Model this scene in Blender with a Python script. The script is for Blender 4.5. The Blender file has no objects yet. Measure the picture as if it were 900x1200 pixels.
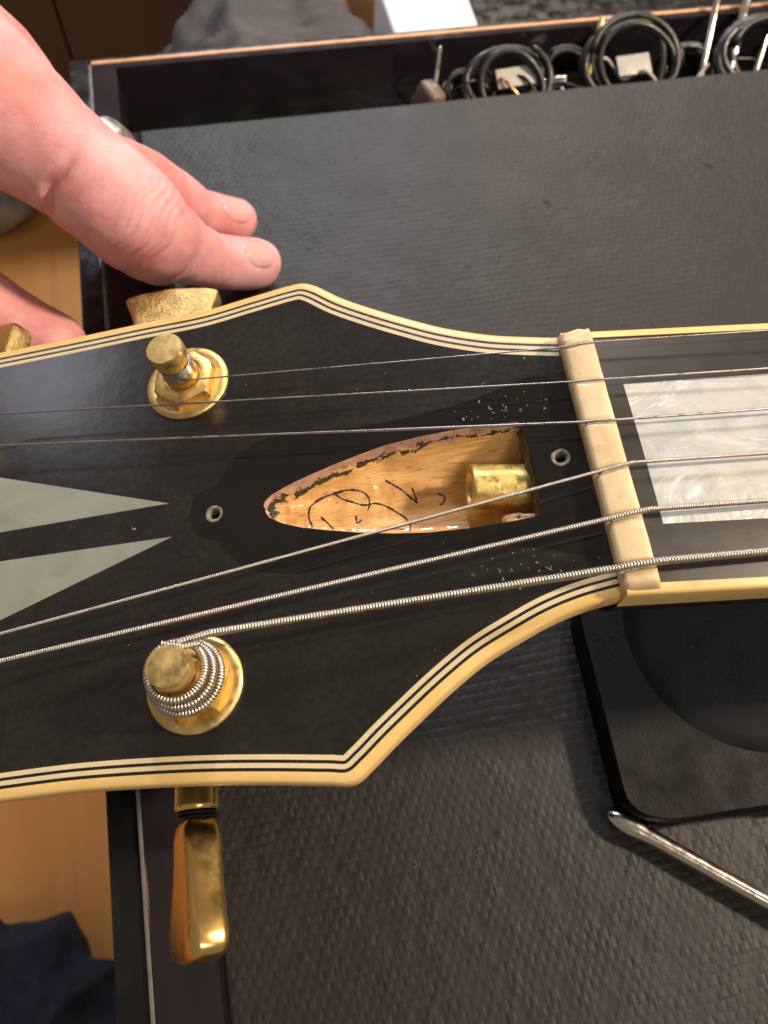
import bpy, bmesh, math, random
import numpy as np
from mathutils import Matrix, Vector, noise
from mathutils.geometry import tessellate_polygon

random.seed(7)
S = 0.001                      # every length below is in millimetres; the scene is in metres
scene = bpy.context.scene

# ------------------------------------------------------------------ camera
cam_data = bpy.data.cameras.new('camera')
cam = bpy.data.objects.new('camera', cam_data)
scene.collection.objects.link(cam)
CR = ((0.97942752, 0.15815090, -0.12533967), (-0.19751528, 0.87856825, -0.43486268), (0.04134553, 0.45067297, 0.89173114))
m = Matrix.Identity(4)
for i in range(3):
    for j in range(3):
        m[i][j] = CR[i][j]
for i, c in enumerate((-24.134, -83.733, 171.703)):
    m[i][3] = c * S
cam.matrix_world = m
cam_data.sensor_fit = 'VERTICAL'
cam_data.sensor_height = 36.0
cam_data.lens = 29.04
cam_data.clip_start = 0.005
cam_data.clip_end = 50.0
cam_data.dof.use_dof = True
cam_data.dof.focus_distance = 0.128
cam_data.dof.aperture_fstop = 29.0
scene.camera = cam

# ------------------------------------------------------------------ world, lamps, exposure
world = bpy.data.worlds.new('World')
scene.world = world
world.use_nodes = True
world.node_tree.nodes['Background'].inputs[0].default_value = (1.0, 0.83, 0.66, 1)
world.node_tree.nodes['Background'].inputs[1].default_value = 0.23


def lamp(name, pos, target, size, power, color, size_y=None):
    d = bpy.data.lights.new(name, 'AREA')
    d.energy = power
    d.color = color
    d.shape = 'RECTANGLE'
    d.size = size * S
    d.size_y = (size_y or size) * S
    o = bpy.data.objects.new(name, d)
    scene.collection.objects.link(o)
    o.location = Vector(pos) * S
    o.rotation_euler = (Vector(target) - Vector(pos)).to_track_quat('-Z', 'Y').to_euler()
    return o


lamp('bench_lamp', (610, -60, 600), (0, 0, 20), 65, 8.8, (1.0, 0.81, 0.61))
lamp('ceiling_lamp', (250, -560, 820), (0, 0, 0), 180, 2.0, (1.0, 0.86, 0.72))
lamp('panel_lamp', (40, 850, 700), (-10, 60, 0), 90, 5.6, (0.76, 0.83, 1.0), 150)
lamp('ceiling_strip', (420, 860, 700), (60, 60, 0), 460, 5.6, (1.0, 0.84, 0.67), 160)
lamp('panel_lamp_far', (-430, 470, 450), (-260, 380, -300), 130, 0.25, (0.86, 0.86, 1.0), 130)

scene.view_settings.view_transform = 'Standard'
scene.view_settings.look = 'None'
scene.view_settings.exposure = 0.0
scene.view_settings.gamma = 1.0
scene.view_settings.use_curve_mapping = False

# ------------------------------------------------------------------ traced sizes (guitar frame: u towards the neck, w towards the treble side, mm)
EDGE_TREBLE = [(-99.23, 46.18), (-82.47, 45.99), (-70.95, 45.99), (-59.18, 45.86), (-50.61, 46.74), (-42.91, 47.48), (-40.85, 47.39), (-38.72, 46.3), (-34.07, 42.17), (-28.37, 38.09), (-22.8, 34.5), (-17.37, 31.28), (-10.26, 28.04), (-4.92, 26.3), (0.09, 24.88), (0.9, 24.65)]
EDGE_BASS = [(-90.98, -33.66), (-80.57, -33.87), (-70.36, -34.54), (-60.4, -35.48), (-50.71, -36.73), (-43.05, -37.87), (-40.37, -38.21), (-38.38, -36.98), (-35.05, -34.41), (-31.18, -31.6), (-25.94, -27.96), (-20.7, -24.81), (-15.56, -22.58), (-10.44, -20.64), (-5.45, -19.42), (-0.36, -18.8), (0.9, -18.7)]
FOOTPRINT = [(2.56, 11.66), (1.3, 14.37), (-1.15, 16.09), (-2.67, 17.27), (-4.78, 18.27), (-7.6, 17.77), (-11.17, 16.95), (-16.16, 15.8), (-22.46, 15.27), (-28.08, 14.9), (-36.51, 15.14), (-43.58, 16.05), (-47.18, 16.34), (-50.39, 15.89), (-53.06, 14.67), (-55.31, 12.71), (-56.51, 11.04), (-57.56, 9.52), (-59.31, 8.61), (-61.04, 8.03), (-61.92, 6.65), (-62.22, 4.55), (-61.67, 2.02), (-60.42, 0.29), (-58.48, -0.52), (-57.12, -2.1), (-55.79, -3.8), (-53.81, -5.74), (-51.16, -7.21), (-47.86, -8.17), (-43.91, -8.68), (-38.64, -8.53), (-30.82, -8.45), (-23.19, -8.91), (-18.2, -9.44), (-13.31, -10.09), (-9.77, -11.03), (-5.79, -12.58), (-1.78, -13.6), (-0.8, -12.45), (-0.09, -7.13), (0.84, -0.18)]
CAVITY = [(-8.55, 10.38), (-13.56, 10.86), (-18.93, 11.1), (-24.4, 11.03), (-29.96, 10.65), (-34.2, 9.82), (-38.47, 8.84), (-42.74, 7.71), (-46.31, 6.58), (-48.75, 5.54), (-49.92, 4.55), (-50.13, 3.23), (-49.37, 1.72), (-47.38, 0.29), (-44.72, -0.89), (-40.75, -2.17), (-35.54, -3.61), (-30.39, -4.74), (-25.29, -5.58), (-18.94, -6.1), (-12.61, -6.2), (-8.3, -6.06), (-7.91, -2.73), (-7.83, 1.64), (-8.0, 6.21)]
SCREWS = [(-58.25, 4.07), (-3.6, 2.84)]
INLAY_A = [(-65.82, 7.43), (-108.1, 22.83), (-113.43, 15.3), (-95.27, 7.89)]
INLAY_B = [(-65.22, 1.36), (-94.72, 2.54), (-111.47, 3.02), (-113.22, -4.85), (-101.95, -10.98), (-93.65, -7.75)]
SCRIBBLES = [[(-43.47, 0.89), (-44.03, 2.82), (-43.6, 4.57), (-41.79, 5.57), (-39.34, 6.23), (-36.97, 6.47), (-35.13, 6.16), (-34.21, 5.15), (-34.24, 3.82), (-34.61, 2.94)], [(-39.37, 6.13), (-38.32, 5.32), (-36.64, 4.57), (-34.92, 3.91), (-33.25, 4.0), (-31.67, 3.33), (-30.17, 2.05), (-28.69, 0.61), (-28.17, -0.71), (-28.41, -1.85)], [(-42.15, 2.63), (-41.16, 1.45), (-40.3, 0.24)], [(-36.59, 2.27), (-36.45, 0.86), (-35.72, 1.39)], [(-31.02, 7.35), (-29.82, 6.56), (-28.6, 5.62), (-27.54, 4.31), (-26.59, 3.1)], [(-27.03, 5.83), (-26.8, 4.66), (-26.59, 3.1)], [(-23.11, 4.31), (-22.09, 3.7), (-22.35, 2.81), (-22.98, 2.27)], [(-31.71, -0.87), (-30.24, -1.07), (-29.17, -1.22)]]
STRINGS = [((-58.64, 27.96, 5.2), (0.43, 20.71, 2.5), (5.34, 20.59, 2.5), (29.55, 21.66)), ((-94.68, 28.53, 4.3), (0.62, 14.03, 2.5), (5.68, 13.4, 2.5), (27.0, 14.21)), ((-94.01, 22.02, 4.3), (0.34, 6.69, 2.5), (5.98, 5.94, 2.5), (24.43, 6.68)), ((-90.51, -11.84, 4.3), (0.81, -1.95, 2.5), (6.18, -1.51, 2.5), (21.78, -1.08)), ((-90.06, -16.13, 4.3), (0.78, -9.57, 2.5), (6.56, -9.23, 2.5), (19.12, -8.86)), ((-57.09, -17.64, 5.6), (-0.03, -17.07, 2.5), (6.01, -17.1, 2.5), (16.44, -16.68))]
NUT = [(0.25, 23.12), (5.29, 23.39), (5.41, -20.99), (0.13, -21.29)]
FB_TREBLE = [(1.86, 24.45), (31.61, 25.13)]
FB_BASS_IN = [(1.69, -19.3), (16.38, -19.41)]
FB_INLAY = [(3.57, 13.52), (3.46, -10.67), (19.41, -10.54), (27.95, 14.45)]
POST = [(-62.43, 30.19), (-61.65, -22.94)]

HAND_CHAINS = [[((-93.06, 89.96, 78.0), 17), ((-80.64, 88.0, 66.0), 16.6), ((-62.79, 74.57, 52.0), 13.2), ((-56.08, 68.67, 48.0), 11.4), ((-49.52, 63.1, 44.0), 11.6), ((-44.45, 60.14, 39.0), 11.6), ((-42.07, 59.33, 35.0), 10.4), ((-41.15, 60.1, 30.0), 8.2)], [((-61.66, 80.16, 50.0), 9.5), ((-55.67, 74.52, 47.0), 9.3), ((-49.78, 70.23, 43.0), 9.0), ((-42.53, 77.09, 34.0), 7.6), ((-38.1, 80.94, 27.0), 6.6), ((-32.09, 86.68, 15.0), 5.7), ((-23.4, 89.17, 8.2), 6.0)], [((-49.52, 63.1, 44.0), 11), ((-45.66, 60.28, 40.0), 10.6), ((-40.48, 61.13, 33.0), 9.2), ((-35.72, 63.85, 24.0), 7.5), ((-30.01, 68.75, 15.5), 6.8), ((-19.6, 72.44, 8.6), 6.7)], [((-57.32, 85.96, 30.0), 8), ((-50.43, 83.73, 22.0), 7), ((-47.46, 83.48, 12.0), 6.5), ((-46.23, 80.82, 8.5), 6.3)], [((-63.79, 95.43, 24.0), 8), ((-57.76, 92.95, 16.0), 7), ((-55.28, 91.78, 9.0), 6.3)], [((-56.08, 68.67, 48.0), 11.4), ((-57.32, 85.96, 30.0), 8)], [((-63.45, 76.16, 50.0), 12), ((-63.79, 95.43, 24.0), 8)], [((-83.65, 93.8, 60.0), 14), ((-94.03, 71.2, 42.0), 12), ((-90.57, 61.97, 27.0), 9.5), ((-78.73, 55.31, 19.0), 8.2), ((-69.52, 50.32, 14.0), 7.5)], [((-93.06, 89.96, 78.0), 17), ((-120, 112, 92), 20), ((-200, 185, 125), 26), ((-300, 270, 160), 30)], [((-82.67, 95.91, 66.0), 14), ((-69.62, 89.45, 56.0), 12.2), ((-63.09, 79.06, 51.0), 11)]]
HAND_CREASES = [((-40.21, 54.42, 44.0), (0.69, -0.37, -0.62), 12.0, [(-6.2, 0.2, 0.5), (-4.1, 0.3, 0.45), (-2.4, 0.42, 0.5), (-0.4, 0.5, 0.5), (1.8, 0.55, 0.5), (3.4, 0.35, 0.45), (5.2, 0.35, 0.5)]), ((-34.69, 59.21, 28.0), (0.83, 0.24, -0.5), 6.0, [(-1.5, 0.25, 0.45), (0, 0.3, 0.45), (1.5, 0.25, 0.45)]), ((-34.65, 78.35, 26.0), (0.77, 0.22, -0.6), 6.0, [(-1.5, 0.2, 0.45), (0, 0.3, 0.45), (1.5, 0.2, 0.45)]), ((-61.01, 54.82, 50.0), (0.73, -0.53, -0.43), 9.0, [(0, 2.2, 1.3)])]
NAILS = [((-23.79, 87.69, 12.0), (0.77, 0.22, -0.6), (-0.0, -0.28, 0.79), 4.8, 3.6), ((-20.56, 70.92, 12.0), (0.83, 0.24, -0.5), (-0.02, -0.34, 0.82), 4.6, 3.7)]
FINGER_RING = ((-51.52, 84.92, 35.0), (0.65, -0.71, -0.29), 8.3)
MAT_NICKS = [(65.84, 88.62, 1.9, 1.6, 0.5), (119.15, 95.72, 2.2, 2.4, 0.45), (131.58, 107.05, 0.2, 1.2, 0.5), (19.25, -42.86, 1.2, 1.0, 0.2)]
REST_OUT = [(35.93, -31.69), (34.29, -35.65), (33.52, -44.51), (32.81, -55.06), (32.24, -64.25), (31.89, -69.38), (31.95, -72.73), (33.44, -75.36), (37.34, -77.37), (41.34, -78.16), (49.84, -78.59), (59.25, -79.18), (76.2, -79.32), (99.76, -31.2), (41.24, -20.54)]
HC = (69.3, -43.74, 26.85)
DRIVER = [(29.21, -73.95, 4.2), (53.77, -94.78, 4.6)]

def _lerp(x, pts):
    if x <= pts[0][0]: return pts[0][1]
    for (x0, y0), (x1, y1) in zip(pts, pts[1:]):
        if x <= x1: return y0 + (y1 - y0) * (x - x0) / max(1e-9, x1 - x0)
    return pts[-1][1]


def cavity_bounds(u):
    up = [(-50.15, 3.6)] + sorted(p for p in CAVITY[:11])
    lo = [(-50.15, 3.4)] + sorted(p for p in CAVITY[11:22])
    return _lerp(u, lo), _lerp(u, up)


def cavity_h(u, t):
    """height of the cavity floor, t = 0 at the bass wall and 1 at the treble wall"""
    dep = _lerp(u, [(-50.2, 0.8), (-49.3, 2.4), (-47.5, 3.6), (-45, 4.4), (-40, 5.4), (-30, 6.8), (-20, 8.0), (-12, 8.8), (-6, 9.0)])
    x = abs(2 * t - 1)
    return -dep * (1 - x ** (3.2 if t > 0.5 else 6))



# ------------------------------------------------------------------ node helpers
def new_mat(name):
    mt = bpy.data.materials.new(name)
    mt.use_nodes = True
    nt = mt.node_tree
    return mt, nt, nt.nodes['Principled BSDF']


def add(nt, kind, **inp):
    nd = nt.nodes.new(kind)
    for k, v in inp.items():
        if k.startswith('_'):
            setattr(nd, k[1:], v)
        else:
            nd.inputs[k.replace('__', ' ')].default_value = v
    return nd


def coords(nt, kind='Object', scale=(1, 1, 1), rot=(0, 0, 0)):
    tc = nt.nodes.new('ShaderNodeTexCoord')
    mp = nt.nodes.new('ShaderNodeMapping')
    mp.inputs['Scale'].default_value = scale
    mp.inputs['Rotation'].default_value = rot
    nt.links.new(tc.outputs[kind], mp.inputs['Vector'])
    return mp.outputs['Vector']


def noise_fac(nt, vec, scale, detail=4, rough=0.55, lo=0.35, hi=0.65, out=(0, 1), distortion=0.0):
    n = add(nt, 'ShaderNodeTexNoise', Scale=scale, Detail=detail, Roughness=rough, Distortion=distortion)
    nt.links.new(vec, n.inputs['Vector'])
    r = add(nt, 'ShaderNodeMapRange')
    r.inputs['From Min'].default_value = lo
    r.inputs['From Max'].default_value = hi
    r.inputs['To Min'].default_value = out[0]
    r.inputs['To Max'].default_value = out[1]
    nt.links.new(n.outputs[0], r.inputs['Value'])
    return r.outputs[0]


def mix(nt, fac, a, b):
    n = nt.nodes.new('ShaderNodeMix')
    n.data_type = 'RGBA'
    for sock, val in ((0, fac), (6, a), (7, b)):
        if hasattr(val, 'is_linked'):
            nt.links.new(val, n.inputs[sock])
        elif isinstance(val, (int, float)):
            n.inputs[sock].default_value = val
        else:
            n.inputs[sock].default_value = (*val, 1)
    return n.outputs[2]


def math_node(nt, op, a, b=0.0, c=0.0):
    n = nt.nodes.new('ShaderNodeMath')
    n.operation = op
    for i, val in enumerate((a, b, c)):
        if hasattr(val, 'is_linked'):
            nt.links.new(val, n.inputs[i])
        else:
            n.inputs[i].default_value = val
    return n.outputs[0]


def bump(nt, bsdf, height, strength, dist):
    b = nt.nodes.new('ShaderNodeBump')
    b.inputs['Strength'].default_value = strength
    b.inputs['Distance'].default_value = dist * S
    nt.links.new(height, b.inputs['Height'])
    nt.links.new(b.outputs[0], bsdf.inputs['Normal'])
    return b


def basic(name, col, rough=0.5, metal=0.0, var=0.25, scale=400, bump_d=0.0, bump_scale=2500, rough_var=0.12, coat=0.0, spec=0.5):
    mt, nt, b = new_mat(name)
    v = coords(nt)
    f = noise_fac(nt, v, scale, 6)
    nt.links.new(mix(nt, f, tuple(c * (1 - var) for c in col), tuple(min(1, c * (1 + var)) for c in col)), b.inputs['Base Color'])
    nt.links.new(noise_fac(nt, v, scale * 2.3, 5, out=(max(0.02, rough - rough_var), rough + rough_var)), b.inputs['Roughness'])
    b.inputs['Metallic'].default_value = metal
    b.inputs['Coat Weight'].default_value = coat
    b.inputs['Specular IOR Level'].default_value = spec
    if bump_d:
        bump(nt, b, noise_fac(nt, v, bump_scale, 5, lo=0.2, hi=0.8), 1.0, bump_d)
    return mt


def lacquer(name, dust, dust_col, rough):
    """aged black nitro lacquer: dust film, fine specks and hairline scratches"""
    mt, nt, b = new_mat(name)
    v = coords(nt)
    film = noise_fac(nt, v, 48, 8, 0.66, 0.42, 0.68, (dust * 0.4, dust))
    fine = noise_fac(nt, v, 900, 4, 0.6, 0.35, 0.75, (0.4, 1.0))
    sp = add(nt, 'ShaderNodeTexVoronoi', Scale=210.0)
    nt.links.new(v, sp.inputs['Vector'])
    wn = add(nt, 'ShaderNodeTexWhiteNoise')
    nt.links.new(sp.outputs['Color'], wn.inputs['Vector'])
    rad = math_node(nt, 'MULTIPLY', math_node(nt, 'GREATER_THAN', wn.outputs['Value'], 0.95), 0.045)
    speck = math_node(nt, 'MULTIPLY', math_node(nt, 'LESS_THAN', sp.outputs['Distance'], rad), 0.55)
    v2 = coords(nt, scale=(1.0, 14.0, 1.0), rot=(0, 0, 0.12))
    scr = noise_fac(nt, v2, 120, 3, 0.5, 0.66, 0.74, (0, 0.25 * min(1, dust * 2)))
    d = math_node(nt, 'MAXIMUM', math_node(nt, 'MULTIPLY', film, fine), speck)
    d = math_node(nt, 'MAXIMUM', d, scr)
    nt.links.new(mix(nt, d, (0.0075, 0.0068, 0.0064), dust_col), b.inputs['Base Color'])
    nt.links.new(math_node(nt, 'MULTIPLY_ADD', d, 0.5, rough), b.inputs['Roughness'])
    b.inputs['Specular IOR Level'].default_value = 0.5
    bump(nt, b, noise_fac(nt, v, 260, 5, lo=0.2, hi=0.8), 0.35, 0.05)
    return mt


def pearl(name, c0, c1, c2, scale, bump_d):
    mt, nt, b = new_mat(name)
    v = coords(nt, scale=(0.75, 1.0, 1.0), rot=(0, 0, 0.4))
    f1 = noise_fac(nt, v, scale, 5, 0.55, 0.36, 0.64, distortion=1.2)
    f2 = noise_fac(nt, v, scale * 0.45, 3, 0.5, 0.42, 0.62, distortion=0.8)
    nt.links.new(mix(nt, f2, mix(nt, f1, c0, c1), c2), b.inputs['Base Color'])
    b.inputs['Roughness'].default_value = 0.28
    b.inputs['Sheen Weight'].default_value = 0.2
    b.inputs['Thin Film Thickness'].default_value = 380
    b.inputs['Thin Film IOR'].default_value = 1.45
    b.inputs['Metallic'].default_value = 0.25
    bump(nt, b, noise_fac(nt, v, scale * 0.8, 4, 0.5, 0.3, 0.7, distortion=1.6), 0.5, bump_d)
    return mt


def gold_metal(name, col, rough, pit=0.02, tarnish=0.35, pit_scale=2600, spread=0.4):
    mt, nt, b = new_mat(name)
    v = coords(nt)
    t = noise_fac(nt, v, 240, 7, 0.65, 0.45, 0.75, (0, tarnish))
    nt.links.new(mix(nt, t, col, (0.28, 0.20, 0.07)), b.inputs['Base Color'])
    nt.links.new(noise_fac(nt, v, 500, 5, out=(rough * (1 - spread * 0.75), rough * (1 + spread * 1.25))), b.inputs['Roughness'])
    b.inputs['Metallic'].default_value = 1.0
    bump(nt, b, noise_fac(nt, v, pit_scale, 4, 0.6, 0.25, 0.75), 0.8, pit)
    return mt


def binding_mat(name, c0, c1):
    mt, nt, b = new_mat(name)
    v = coords(nt)
    f = noise_fac(nt, v, 60, 6, 0.6, 0.35, 0.68)
    st = noise_fac(nt, v, 420, 5, 0.6, 0.62, 0.78, (0, 0.35))
    nt.links.new(mix(nt, st, mix(nt, f, c0, c1), (0.32, 0.19, 0.07)), b.inputs['Base Color'])
    b.inputs['Roughness'].default_value = 0.38
    b.inputs['Subsurface Weight'].default_value = 0.15
    b.inputs['Subsurface Radius'].default_value = (0.0012, 0.0008, 0.0004)
    bump(nt, b, noise_fac(nt, v, 700, 4), 0.3, 0.02)
    return mt


def bone_mat():
    mt, nt, b = new_mat('aged_bone')
    v = coords(nt)
    f = noise_fac(nt, v, 110, 7, 0.65, 0.34, 0.66)
    st = noise_fac(nt, v, 300, 7, 0.68, 0.50, 0.72, (0, 0.35))
    sp = noise_fac(nt, v, 1500, 4, 0.6, 0.62, 0.70, (0, 0.25))
    c = mix(nt, f, (0.62, 0.45, 0.245), (0.74, 0.585, 0.36))
    c = mix(nt, st, c, (0.47, 0.29, 0.135))
    nt.links.new(mix(nt, sp, c, (0.26, 0.15, 0.07)), b.inputs['Base Color'])
    nt.links.new(noise_fac(nt, v, 500, 5, out=(0.34, 0.6)), b.inputs['Roughness'])
    b.inputs['Subsurface Weight'].default_value = 0.12
    b.inputs['Subsurface Radius'].default_value = (0.0012, 0.0008, 0.0004)
    bump(nt, b, noise_fac(nt, v, 500, 6, 0.6, 0.25, 0.75), 0.4, 0.05)
    return mt


def wood_mat(name, c0, c1, cdark, scale, rough, stretch=(1, 0.07, 1), rot=(0, 0, 0), bump_d=0.05):
    mt, nt, b = new_mat(name)
    v = coords(nt, scale=stretch, rot=rot)
    f = noise_fac(nt, v, scale, 8, 0.6, 0.35, 0.65, distortion=0.6)
    g = noise_fac(nt, v, scale * 5, 6, 0.6, 0.55, 0.78, (0, 0.55))
    k = noise_fac(nt, coords(nt), scale * 0.22, 4, 0.55, 0.42, 0.7, (0, 0.6))
    c = mix(nt, g, mix(nt, f, c0, c1), cdark)
    nt.links.new(mix(nt, math_node(nt, 'MULTIPLY', k, 0.5), c, cdark), b.inputs['Base Color'])
    b.inputs['Roughness'].default_value = rough
    bump(nt, b, f, 0.4, bump_d)
    return mt


def skin_mat():
    mt, nt, b = new_mat('skin')
    v = coords(nt)
    f = noise_fac(nt, v, 45, 6, 0.6, 0.32, 0.68)
    bl = noise_fac(nt, v, 260, 5, 0.6, 0.45, 0.75, (0, 0.45))
    c = mix(nt, f, (0.63, 0.245, 0.22), (0.84, 0.465, 0.505))
    nt.links.new(mix(nt, bl, c, (0.60, 0.19, 0.20)), b.inputs['Base Color'])
    b.inputs['Roughness'].default_value = 0.48
    b.inputs['Subsurface Weight'].default_value = 0.35
    b.inputs['Subsurface Radius'].default_value = (0.0030, 0.0011, 0.0006)
    b.inputs['Specular IOR Level'].default_value = 0.4
    vo = add(nt, 'ShaderNodeTexVoronoi', Scale=2200.0)
    vo.feature = 'DISTANCE_TO_EDGE'
    nt.links.new(v, vo.inputs['Vector'])
    w = noise_fac(nt, coords(nt, scale=(1.0, 3.2, 1.6), rot=(0, 0.3, 0.6)), 260, 5, 0.6, 0.35, 0.65)
    h = math_node(nt, 'ADD', math_node(nt, 'MULTIPLY', vo.outputs['Distance'], 0.9), math_node(nt, 'MULTIPLY', w, 0.55))
    bump(nt, b, h, 0.42, 0.18)
    return mt


def cavity_mat():
    """routed wood: pinkish veneer edge, black lacquer runs below it, orange maple at the bottom"""
    mt, nt, b = new_mat('cavity_wood')
    v = coords(nt)
    sep = nt.nodes.new('ShaderNodeSeparateXYZ')
    nt.links.new(v, sep.inputs[0])
    grain_v = coords(nt, scale=(0.10, 1.0, 0.6), rot=(0, 0, -0.16))
    g1 = noise_fac(nt, grain_v, 420, 8, 0.62, 0.34, 0.68, distortion=0.4)
    g2 = noise_fac(nt, grain_v, 2200, 6, 0.65, 0.55, 0.74, (0, 0.85))
    st = noise_fac(nt, v, 160, 6, 0.6, 0.5, 0.74, (0, 0.55))
    wood = mix(nt, g1, (0.62, 0.325, 0.095), (0.88, 0.58, 0.235))
    wood = mix(nt, g2, wood, (0.24, 0.095, 0.022))
    wood = mix(nt, st, wood, (0.38, 0.17, 0.045))
    wob = noise_fac(nt, v, 300, 8, 0.7, 0.25, 0.75, (-1.5, 1.5))
    h = math_node(nt, 'MULTIPLY_ADD', sep.outputs['Z'], 1000.0, wob)
    pink_n = noise_fac(nt, v, 500, 6)
    pink = mix(nt, pink_n, (0.36, 0.195, 0.155), (0.56, 0.36, 0.30))
    r1 = add(nt, 'ShaderNodeMapRange')
    r1.inputs['From Min'].default_value = -1.9
    r1.inputs['From Max'].default_value = -1.6
    nt.links.new(h, r1.inputs['Value'])
    c = mix(nt, r1.outputs[0], wood, pink)
    wob2 = noise_fac(nt, v, 190, 6, 0.65, 0.3, 0.7, (-1.0, 1.0))
    band = math_node(nt, 'ABSOLUTE', math_node(nt, 'ADD', math_node(nt, 'MULTIPLY_ADD', sep.outputs['Z'], 1000.0, wob2), 1.55))
    rk = add(nt, 'ShaderNodeMapRange')
    rk.inputs['From Min'].default_value = -0.049
    rk.inputs['From Max'].default_value = -0.034
    rk.inputs['To Min'].default_value = 1.1
    rk.inputs['To Max'].default_value = 0.50
    nt.links.new(sep.outputs['X'], rk.inputs['Value'])
    inkw = rk.outputs[0]
    ink = math_node(nt, 'LESS_THAN', band, math_node(nt, 'MULTIPLY', noise_fac(nt, v, 620, 6, 0.65, 0.40, 0.66), inkw))
    c = mix(nt, ink, c, (0.012, 0.010, 0.009))
    nt.links.new(c, b.inputs['Base Color'])
    nt.links.new(noise_fac(nt, v, 700, 5, out=(0.22, 0.5)), b.inputs['Roughness'])
    b.inputs['Coat Weight'].default_value = 0.6
    b.inputs['Coat Roughness'].default_value = 0.10
    bump(nt, b, noise_fac(nt, grain_v, 800, 6, 0.65, 0.3, 0.7), 0.9, 0.22)
    return mt


M = {
    'lacquer': lacquer('dusty_black_lacquer', 0.155, (0.15, 0.137, 0.122), 0.16),
    'clean': lacquer('clean_black_lacquer', 0.02, (0.15, 0.13, 0.12), 0.12),
    'side': lacquer('black_side_lacquer', 0.05, (0.2, 0.18, 0.16), 0.2),
    'ivory': binding_mat('aged_ivory_plastic', (0.69, 0.46, 0.155), (0.78, 0.57, 0.24)),
    'cream': binding_mat('cream_plastic', (0.60, 0.49, 0.29), (0.70, 0.59, 0.37)),
    'black_ply': basic('black_plastic_line', (0.012, 0.010, 0.009), 0.35),
    'pearl_head': pearl('grey_pearl', (0.25, 0.24, 0.19), (0.33, 0.32, 0.26), (0.29, 0.31, 0.28), 130, 0.02),
    'pearl': pearl('white_pearl', (0.44, 0.46, 0.465), (0.59, 0.61, 0.605), (0.53, 0.525, 0.49), 150, 0.36),
    'bone': bone_mat(),
    'ebony': basic('ebony', (0.017, 0.0145, 0.014), 0.38, var=0.15, scale=90, bump_d=0.004, rough_var=0.05),
    'gold': gold_metal('worn_gold', (0.80, 0.58, 0.24), 0.44, 0.015, 0.40),
    'gold_pit': gold_metal('pitted_gold', (0.76, 0.56, 0.24), 0.38, 0.22, 0.85, 1900),
    'gold_shiny': gold_metal('polished_gold', (0.86, 0.58, 0.21), 0.24, 0.003, 0.04, 1300, 0.12),
    'brass': gold_metal('brass', (0.70, 0.54, 0.20), 0.40, 0.05, 0.55, 1500),
    'steel': gold_metal('plain_steel', (0.38, 0.36, 0.34), 0.32, 0.004, 0.05),
    'nickel': gold_metal('nickel_winding', (0.50, 0.465, 0.42), 0.36, 0.004, 0.10),
    'chrome': gold_metal('chrome', (0.66, 0.62, 0.57), 0.18, 0.002, 0.02),
    'dark_hole': basic('dark_hole', (0.006, 0.005, 0.004), 0.7),
    'hole_rim': basic('worn_hole_rim', (0.20, 0.17, 0.13), 0.6, var=0.5, scale=900, bump_d=0.1),
    'cavity': cavity_mat(),
    'end_wall': basic('dark_stained_wood', (0.075, 0.05, 0.032), 0.45, var=0.75, scale=330, bump_d=0.15, bump_scale=900),
    'ink': basic('blue_black_ink', (0.028, 0.016, 0.045), 0.4),
    'skin': skin_mat(),
    'nail': basic('fingernail', (0.71, 0.385, 0.365), 0.2, var=0.08, scale=120),
    'silver': gold_metal('silver', (0.93, 0.91, 0.88), 0.3, 0.004, 0.03),
    'mat': basic('black_rubber', (0.0075, 0.0060, 0.0049), 0.57, var=0.3, scale=24, bump_d=0.03, bump_scale=2200, rough_var=0.02),
    'gloss': basic('gloss_black_board', (0.020, 0.016, 0.020), 0.10, var=0.2, scale=60, rough_var=0.04),
    'frame': basic('black_frame', (0.008, 0.008, 0.009), 0.22, var=0.3, scale=60),
    'highlight_far': basic('painted_copper_highlight', (0.62, 0.33, 0.17), 0.35, var=0.15, scale=200),  # warm highlight of the far bevel, put into the colour
    'highlight_side': basic('painted_grey_highlight', (0.16, 0.15, 0.145), 0.35, var=0.2, scale=200),  # pale highlight of the left bevel, put into the colour
    'rest': basic('black_foam', (0.0042, 0.0040, 0.0042), 0.6, var=0.08, scale=60, bump_d=0.06, bump_scale=1500, spec=0.2),
    'floor_wood': wood_mat('floor_wood', (0.53, 0.225, 0.056), (0.65, 0.31, 0.085), (0.33, 0.125, 0.03), 16, 0.4, bump_d=0.3),
    'cabinet': wood_mat('dark_cabinet_wood', (0.030, 0.017, 0.010), (0.045, 0.026, 0.015), (0.016, 0.009, 0.006), 14, 0.45, (1, 1, 0.07), bump_d=0.2),
    'grey_cloth': basic('grey_cloth', (0.085, 0.082, 0.080), 0.85, var=0.25, scale=40, bump_d=0.4, bump_scale=900),
    'pale_cloth': basic('pale_grey_cloth', (0.26, 0.235, 0.20), 0.85, var=0.5, scale=40, bump_d=0.4, bump_scale=900),
    'denim': basic('dark_blue_cloth', (0.010, 0.014, 0.028), 0.85, var=0.5, scale=60, bump_d=0.4, bump_scale=1100),
    'paper': basic('white_paper', (0.72, 0.73, 0.78), 0.6, var=0.05, scale=40),
    'tag': basic('white_tag', (0.50, 0.49, 0.47), 0.55, var=0.12, scale=200),
    'cable': basic('black_cable', (0.014, 0.013, 0.013), 0.35, var=0.2, scale=100),
    'lint': basic('grey_lint', (0.16, 0.145, 0.13), 0.9),
    'green': basic('green_plastic', (0.10, 0.22, 0.05), 0.4),
    'handle': basic('red_handle', (0.28, 0.03, 0.03), 0.25),
    'copper': gold_metal('copper_wire', (0.80, 0.40, 0.22), 0.3, 0.004, 0.1),
    'beige': basic('pinkish_plastic', (0.16, 0.12, 0.10), 0.4),
}


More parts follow.
